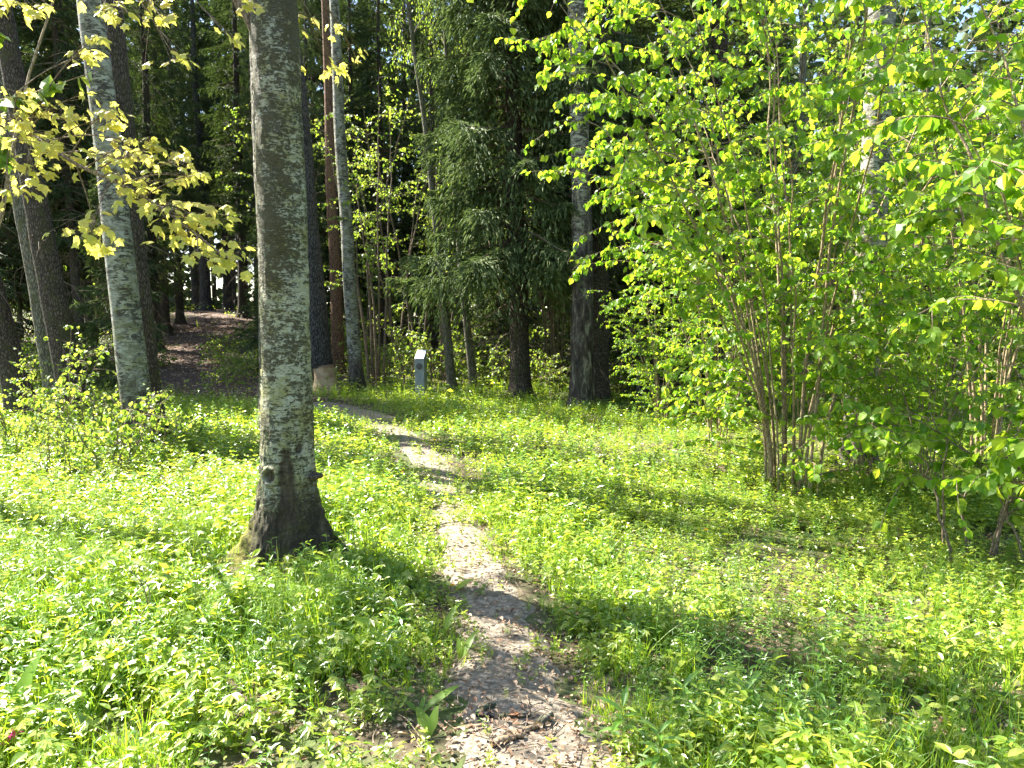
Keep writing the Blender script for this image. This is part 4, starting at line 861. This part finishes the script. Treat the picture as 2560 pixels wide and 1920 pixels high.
def f_twigs(b):
    for i in range(620):
        y = 2.0 + 9 * rng.uniform() ** 1.5; x = float(np.interp(y, foot[:30, 1], foot[:30, 0])) + rng.normal() * .35 if rng.uniform() < .7 else rng.uniform(-.7, .7) * y
        a = rng.uniform(0, 6.28); L = rng.uniform(.04, .18); p = A([x, y, float(terrain(x, y)) + .032]); b.tube(curve(p, (math.cos(a), math.sin(a), .02), L, 5, (0, 0, -.05), .12), np.linspace(.0025, .0012, 5), 4)
stuff('fallen_twigs', 'small dry twigs scattered over the path', 'twigs', [M['twig']], f_twigs)

# ------------------------------------------------------------------ single small things
M['green_stem'] = NT('green_stem').pbr((.2, .26, .06), .5)
def dandelion(label, px, py, H, lean=0.0, hd=.019, rosette=True):
    p = gat(px, py); s0 = thing('dandelion', label, 'flower', p, 0, 'yellow dandelions'); b = Buf()
    pts = curve((0, 0, 0), (lean, rng.normal() * .1, 1), H, 7, (lean * .5, 0, 0), .04); b.tube(pts, np.linspace(.0026, .002, 7), 6)
    link('stem', b.mesh('dandelion_stem', M['green_stem']), s0); b = Buf(); V, F = leaf_t(.16, .05, .1, rich=False)
    for ring, (m, up, L) in enumerate(((22, .15, 1.), (18, .5, .85), (14, 1.0, .65), (8, 2.2, .45))):
        a = np.arange(m) / m * 6.283 + ring; D = nrm(np.stack([np.cos(a), np.sin(a), np.full(m, up)], -1)); b.inst((V, F), np.repeat(pts[-1][None], m, 0), frames(D, np.tile(A([[0, 0, 1.]]), (m, 1)) + D * .01), np.full(m, hd * L))
    link('flower_head', b.mesh('dandelion_head', M['petal']), s0)
    if rosette:
        V, F = plant_proto('rosette'); b = Buf(); b.add(V * .9, F); link('leaves', b.mesh('dandelion_leaves', M['herb']), s0)
dandelion('tall dandelion with a long pale stem among the horsetails left of the birch', 445, 1545, .27, -.12, .021)
dandelion('low wide dandelion on the leafy ground, lowest left of the four by the birch shade', 412, 1640, .07)
dandelion('dandelion at the front edge of the birch shade, among narrow leaved stalks', 690, 1610, .09)
dandelion('dandelion beside round leaves at the left edge of the path', 1128, 1492, .06)
dandelion('dandelion on the right half of the path, higher up', 1156, 1372, .05, 0, .018, False)
dandelion('dandelion on the right lawn in front of the big hazel', 1765, 1350, .07)
dandelion('small dandelion left of the path where it bends, far up', 1008, 1200, .08, 0, .016, False)
dandelion('dandelion by the long grass between the path and the bollard', 1090, 1120, .10, 0, .018, False)
dandelion('dandelion on the grass in front of the cracked pale birch', 1480, 1070, .10, 0, .018, False)
def fern_like(label, px, py, H, lean):
    p = gat(px, py); V, F = plant_proto('horse'); b = Buf(); b.add(V * A([1, 1, 1]) * (H / V[:, 2].max()), F); o = link('horsetail', b.mesh('horsetail', M['horse']), None, p); o.rotation_euler.y = lean; tag(o, label, 'horsetail')
fern_like('feathery horsetail standing out against the dark birch foot, left one', 785, 1452, .21, -.12); fern_like('feathery horsetail standing out against the dark birch foot, right one', 820, 1445, .22, .1)
def pinkf(label, px, py, n, H):
    p = gat(px, py); t = thing('pink_flower', label, 'flower', p, 0, 'pink flowers'); b = Buf(); b.tube(curve((0, 0, 0), (.1, 0, 1), H, 6, (0, 0, 0), .05), np.linspace(.002, .0012, 6), 4)
    link('stem', b.mesh('pink_flower_stem', M['green_stem']), t); b = Buf()
    for i in range(n):
        c = A([.02 * rng.normal() + .1 * H, .02 * rng.normal(), H - rng.uniform(0, .045)])
        for q in range(5):
            d = nrm(rdir(1) + A([[0, -.4, .2]])); b.inst(T_HERB, c[None], frames(d, rdir(1)), A([rng.uniform(.012, .02)]))
    link('blossom', b.mesh('pink_blossom', M['pink']), t)
pinkf('pink flower cluster in the bottom left corner', 30, 1915, 11, .13); pinkf('fainter small pink flower right of the cluster in the bottom left corner', 92, 1885, 3, .10); pinkf('single tiny pink flower in the leaves at the lower right', 2405, 1650, 1, .09)
def dock(label, px, py, leaves):
    p = gat(px, py); t = thing('broad_leaved_plant', label, 'plant', p, 0); b = Buf()
    n = 9; y = np.linspace(0, 1, n)
    for (az, el, L, w) in leaves:
        wd = w * np.sin(np.pi * np.clip(y * .93 + .05, 0, 1)) ** .8 * (.55 + .6 * y) * (1 + .12 * np.sin(y * 40)); V = []
        zz = -.28 * y ** 2 * 1
        for s_ in (-1, 0, 1): V.append(np.stack([s_ * wd, y, zz + (.18 * abs(s_) * wd)], -1))
        V = np.concatenate(V); j = np.arange(n - 1); F = [np.concatenate([np.stack([j, j + n, j + n + 1, j + 1], -1), np.stack([j + n, j + 2 * n, j + 2 * n + 1, j + n + 1], -1)])]
        D = A([[math.sin(az) * math.cos(el), math.cos(az) * math.cos(el), math.sin(el)]]); b.inst((V, F), A([[0, 0, 0.]]), frames(D, A([[0, -.2, 1.]])), A([L]))
    link('leaves', b.mesh('broad_leaves', M['dock'], True), t)
dock('plant with one large bright toothed leaf slanting over the path edge', 1050, 1790, [(1.0, .62, .19, .12), (-1.1, .7, .1, .12), (.2, .9, .08, .14)])
dock('two narrow upright leaves at the left path edge, above the large toothed leaf', 1150, 1655, [(.7, 1.0, .16, .13), (-.2, 1.15, .11, .15)])
dock('slanting pair of long leaves at the path edge below the dandelion', 1105, 1600, [(.5, 1.0, .18, .12), (2.2, .4, .12, .14)])
dock('bunch of yellow green upright leaves by the fungus, right of the near birch', 838, 1275, [(-.5, 1.2, .17, .16), (.6, 1.1, .16, .17), (1.6, .7, .15, .2)])
dock('dark spatula leaf right of the near birch foot', 872, 1420, [(.5, 1.1, .14, .24), (1.9, .7, .1, .2)])
dock('pair of pale upright leaves in the front left of the path', 1075, 1850, [(-.6, .8, .13, .2), (.4, 1.2, .11, .2)])
dock('upright broad leaves in the bottom left corner beside the pink flowers', 20, 1850, [(.2, 1.25, .3, .12), (-.6, 1.0, .25, .12), (1.1, .9, .2, .14)])
def bigstalk(label, px, py, H, n, L, rz=0):
    p = gat(px, py); t = thing('leafy_plant', label, 'plant', p, rz, 'tall narrow leaved plants in front'); b = Buf(); pts = curve((0, 0, 0), (rng.normal() * .06, rng.normal() * .06, 1), H, 7, (0, 0, 0), .04); b.tube(pts, np.linspace(.003, .0015, 7), 5)
    link('stem', b.mesh('leafy_plant_stem', M['green_stem']), t); b = Buf(); u = np.linspace(.25, 1, n); P, TD = along(pts, u); az = np.arange(n) * 2.4
    V, F = leaf_t(.12, .05, .35, (.3, .6), (.95, .85)); D = nrm(np.stack([np.cos(az), np.sin(az), rng.uniform(0, .5, n) + .7 * (u > .85)], -1)); b.inst((V, F), P, frames(D, np.tile(A([[0, 0, 1.]]), (n, 1))), L * rng.uniform(.7, 1.1, n))
    link('leaves', b.mesh('leafy_plant_leaves', M['lance']), t)
bigstalk('bright narrow leaved plant at the right edge of the path, in the sun', 1555, 1885, .17, 12, .115)
bigstalk('narrow leaved plant at the bottom right, left of the bare soil', 1860, 1860, .22, 18, .11)
bigstalk('narrow leaved plant half shaded between the sunny one and the bare soil', 1700, 1830, .2, 18, .1); bigstalk('narrow leaved plant at the bottom edge right of the path', 1650, 1960, .2, 18, .1); bigstalk('narrow leaved plant at the bottom edge under the bare soil', 1990, 1950, .18, 18, .1)
bigstalk('narrow leaved plant at the lower end of the birch shade', 960, 1690, .17, 14, .09); bigstalk('pale narrow leaved plant against the birch shade, right side', 990, 1620, .2, 15, .09)
def twig(label, pts, r0, r1, mat='twig', name='dead_twig', cat='twig', fork=None):
    pts = smooth_path(A(pts), 5); p0 = pts[0].copy(); b = Buf(); b.tube(pts - p0, np.linspace(r0, r1, len(pts)), 7, cap=True)
    if fork is not None: f = smooth_path(A(fork), 5); b.tube(f - p0, np.linspace(r0 * .8, r1, len(f)), 6)
    tag(link(name, b.mesh(name, M[mat], True), None, p0), label, cat)
g0 = gat(337, 1655)
dl = g0[1]
twig('thin dark forked twig standing up among the herbs left of the birch', [g0, at(340, 1560, dl), at(368, 1510, dl + .03), at(352, 1455, dl), at(322, 1425, dl)], .0035, .0018, fork=[at(345, 1550, dl), at(374, 1500, dl - .03), at(368, 1462, dl - .02), at(352, 1450, dl - .02)])
M['cut'] = barkmat('cut_wood', (.3, .2, .08), (.5, .36, .17), (.6, .48, .28), 3)
def log(label, px, py, L, r, az, mat='aspen', up=.0):
    p = gat(px, py); p[2] += r * .8 + .022; d = A([math.cos(az), math.sin(az), up]); b = Buf(); pts = A([p - d * L / 2, p - d * L * .1 + A([0, 0, .004]), p + d * L / 2]); b.tube(pts - p, [r, r * 1.05, r * .92], 12, cap=False)
    for e, s_ in ((pts[0], -1), (pts[-1], 1)):
        th = np.arange(12) / 12 * 6.283; U = nrm(np.cross(d, A([0, 0, 1.]))); W_ = np.cross(U, d); V = (e - p) + d * s_ * .001 + .93 * r * (np.cos(th)[:, None] * U + np.sin(th)[:, None] * W_); b.add(V, [np.arange(12)[None] if s_ < 0 else np.arange(12)[::-1][None]], 1)
    tag(link('cut_branch', b.mesh('cut_branch', [M[mat], M['cut']], True), None, p), label, 'branch', 'cut branch pieces on the path')
log('thickest cut branch piece with a yellow end, on the right of the path', 1362, 1826, .085, .017, .95)
log('dark cut piece with a sunlit end at the left side of the path', 1213, 1810, .07, .011, -.1, 'alder'); log('short grey piece lying above the dark cut piece', 1222, 1787, .06, .011, .6)
log('slim grey stick across the middle of the path', 1290, 1812, .13, .008, .08); log('bent mossy stick touching the thickest piece', 1320, 1845, .10, .009, .5, 'stem')
log('pale piece nearest the bottom edge, left of centre', 1258, 1873, .10, .012, .55, 'stem'); log('pale short stick right beside the lowest piece', 1287, 1863, .07, .010, -.15, 'stem'); log('long pale stick at the far left of the litter', 1175, 1838, .12, .007, .25, 'stem')
log('grey stick pointing up from the herbs left of the path', 655, 1850, .2, .007, .75)
print("objects", len(bpy.data.objects), "tris", sum(len(o.data.polygons) for o in bpy.data.objects if o.type == 'MESH'))
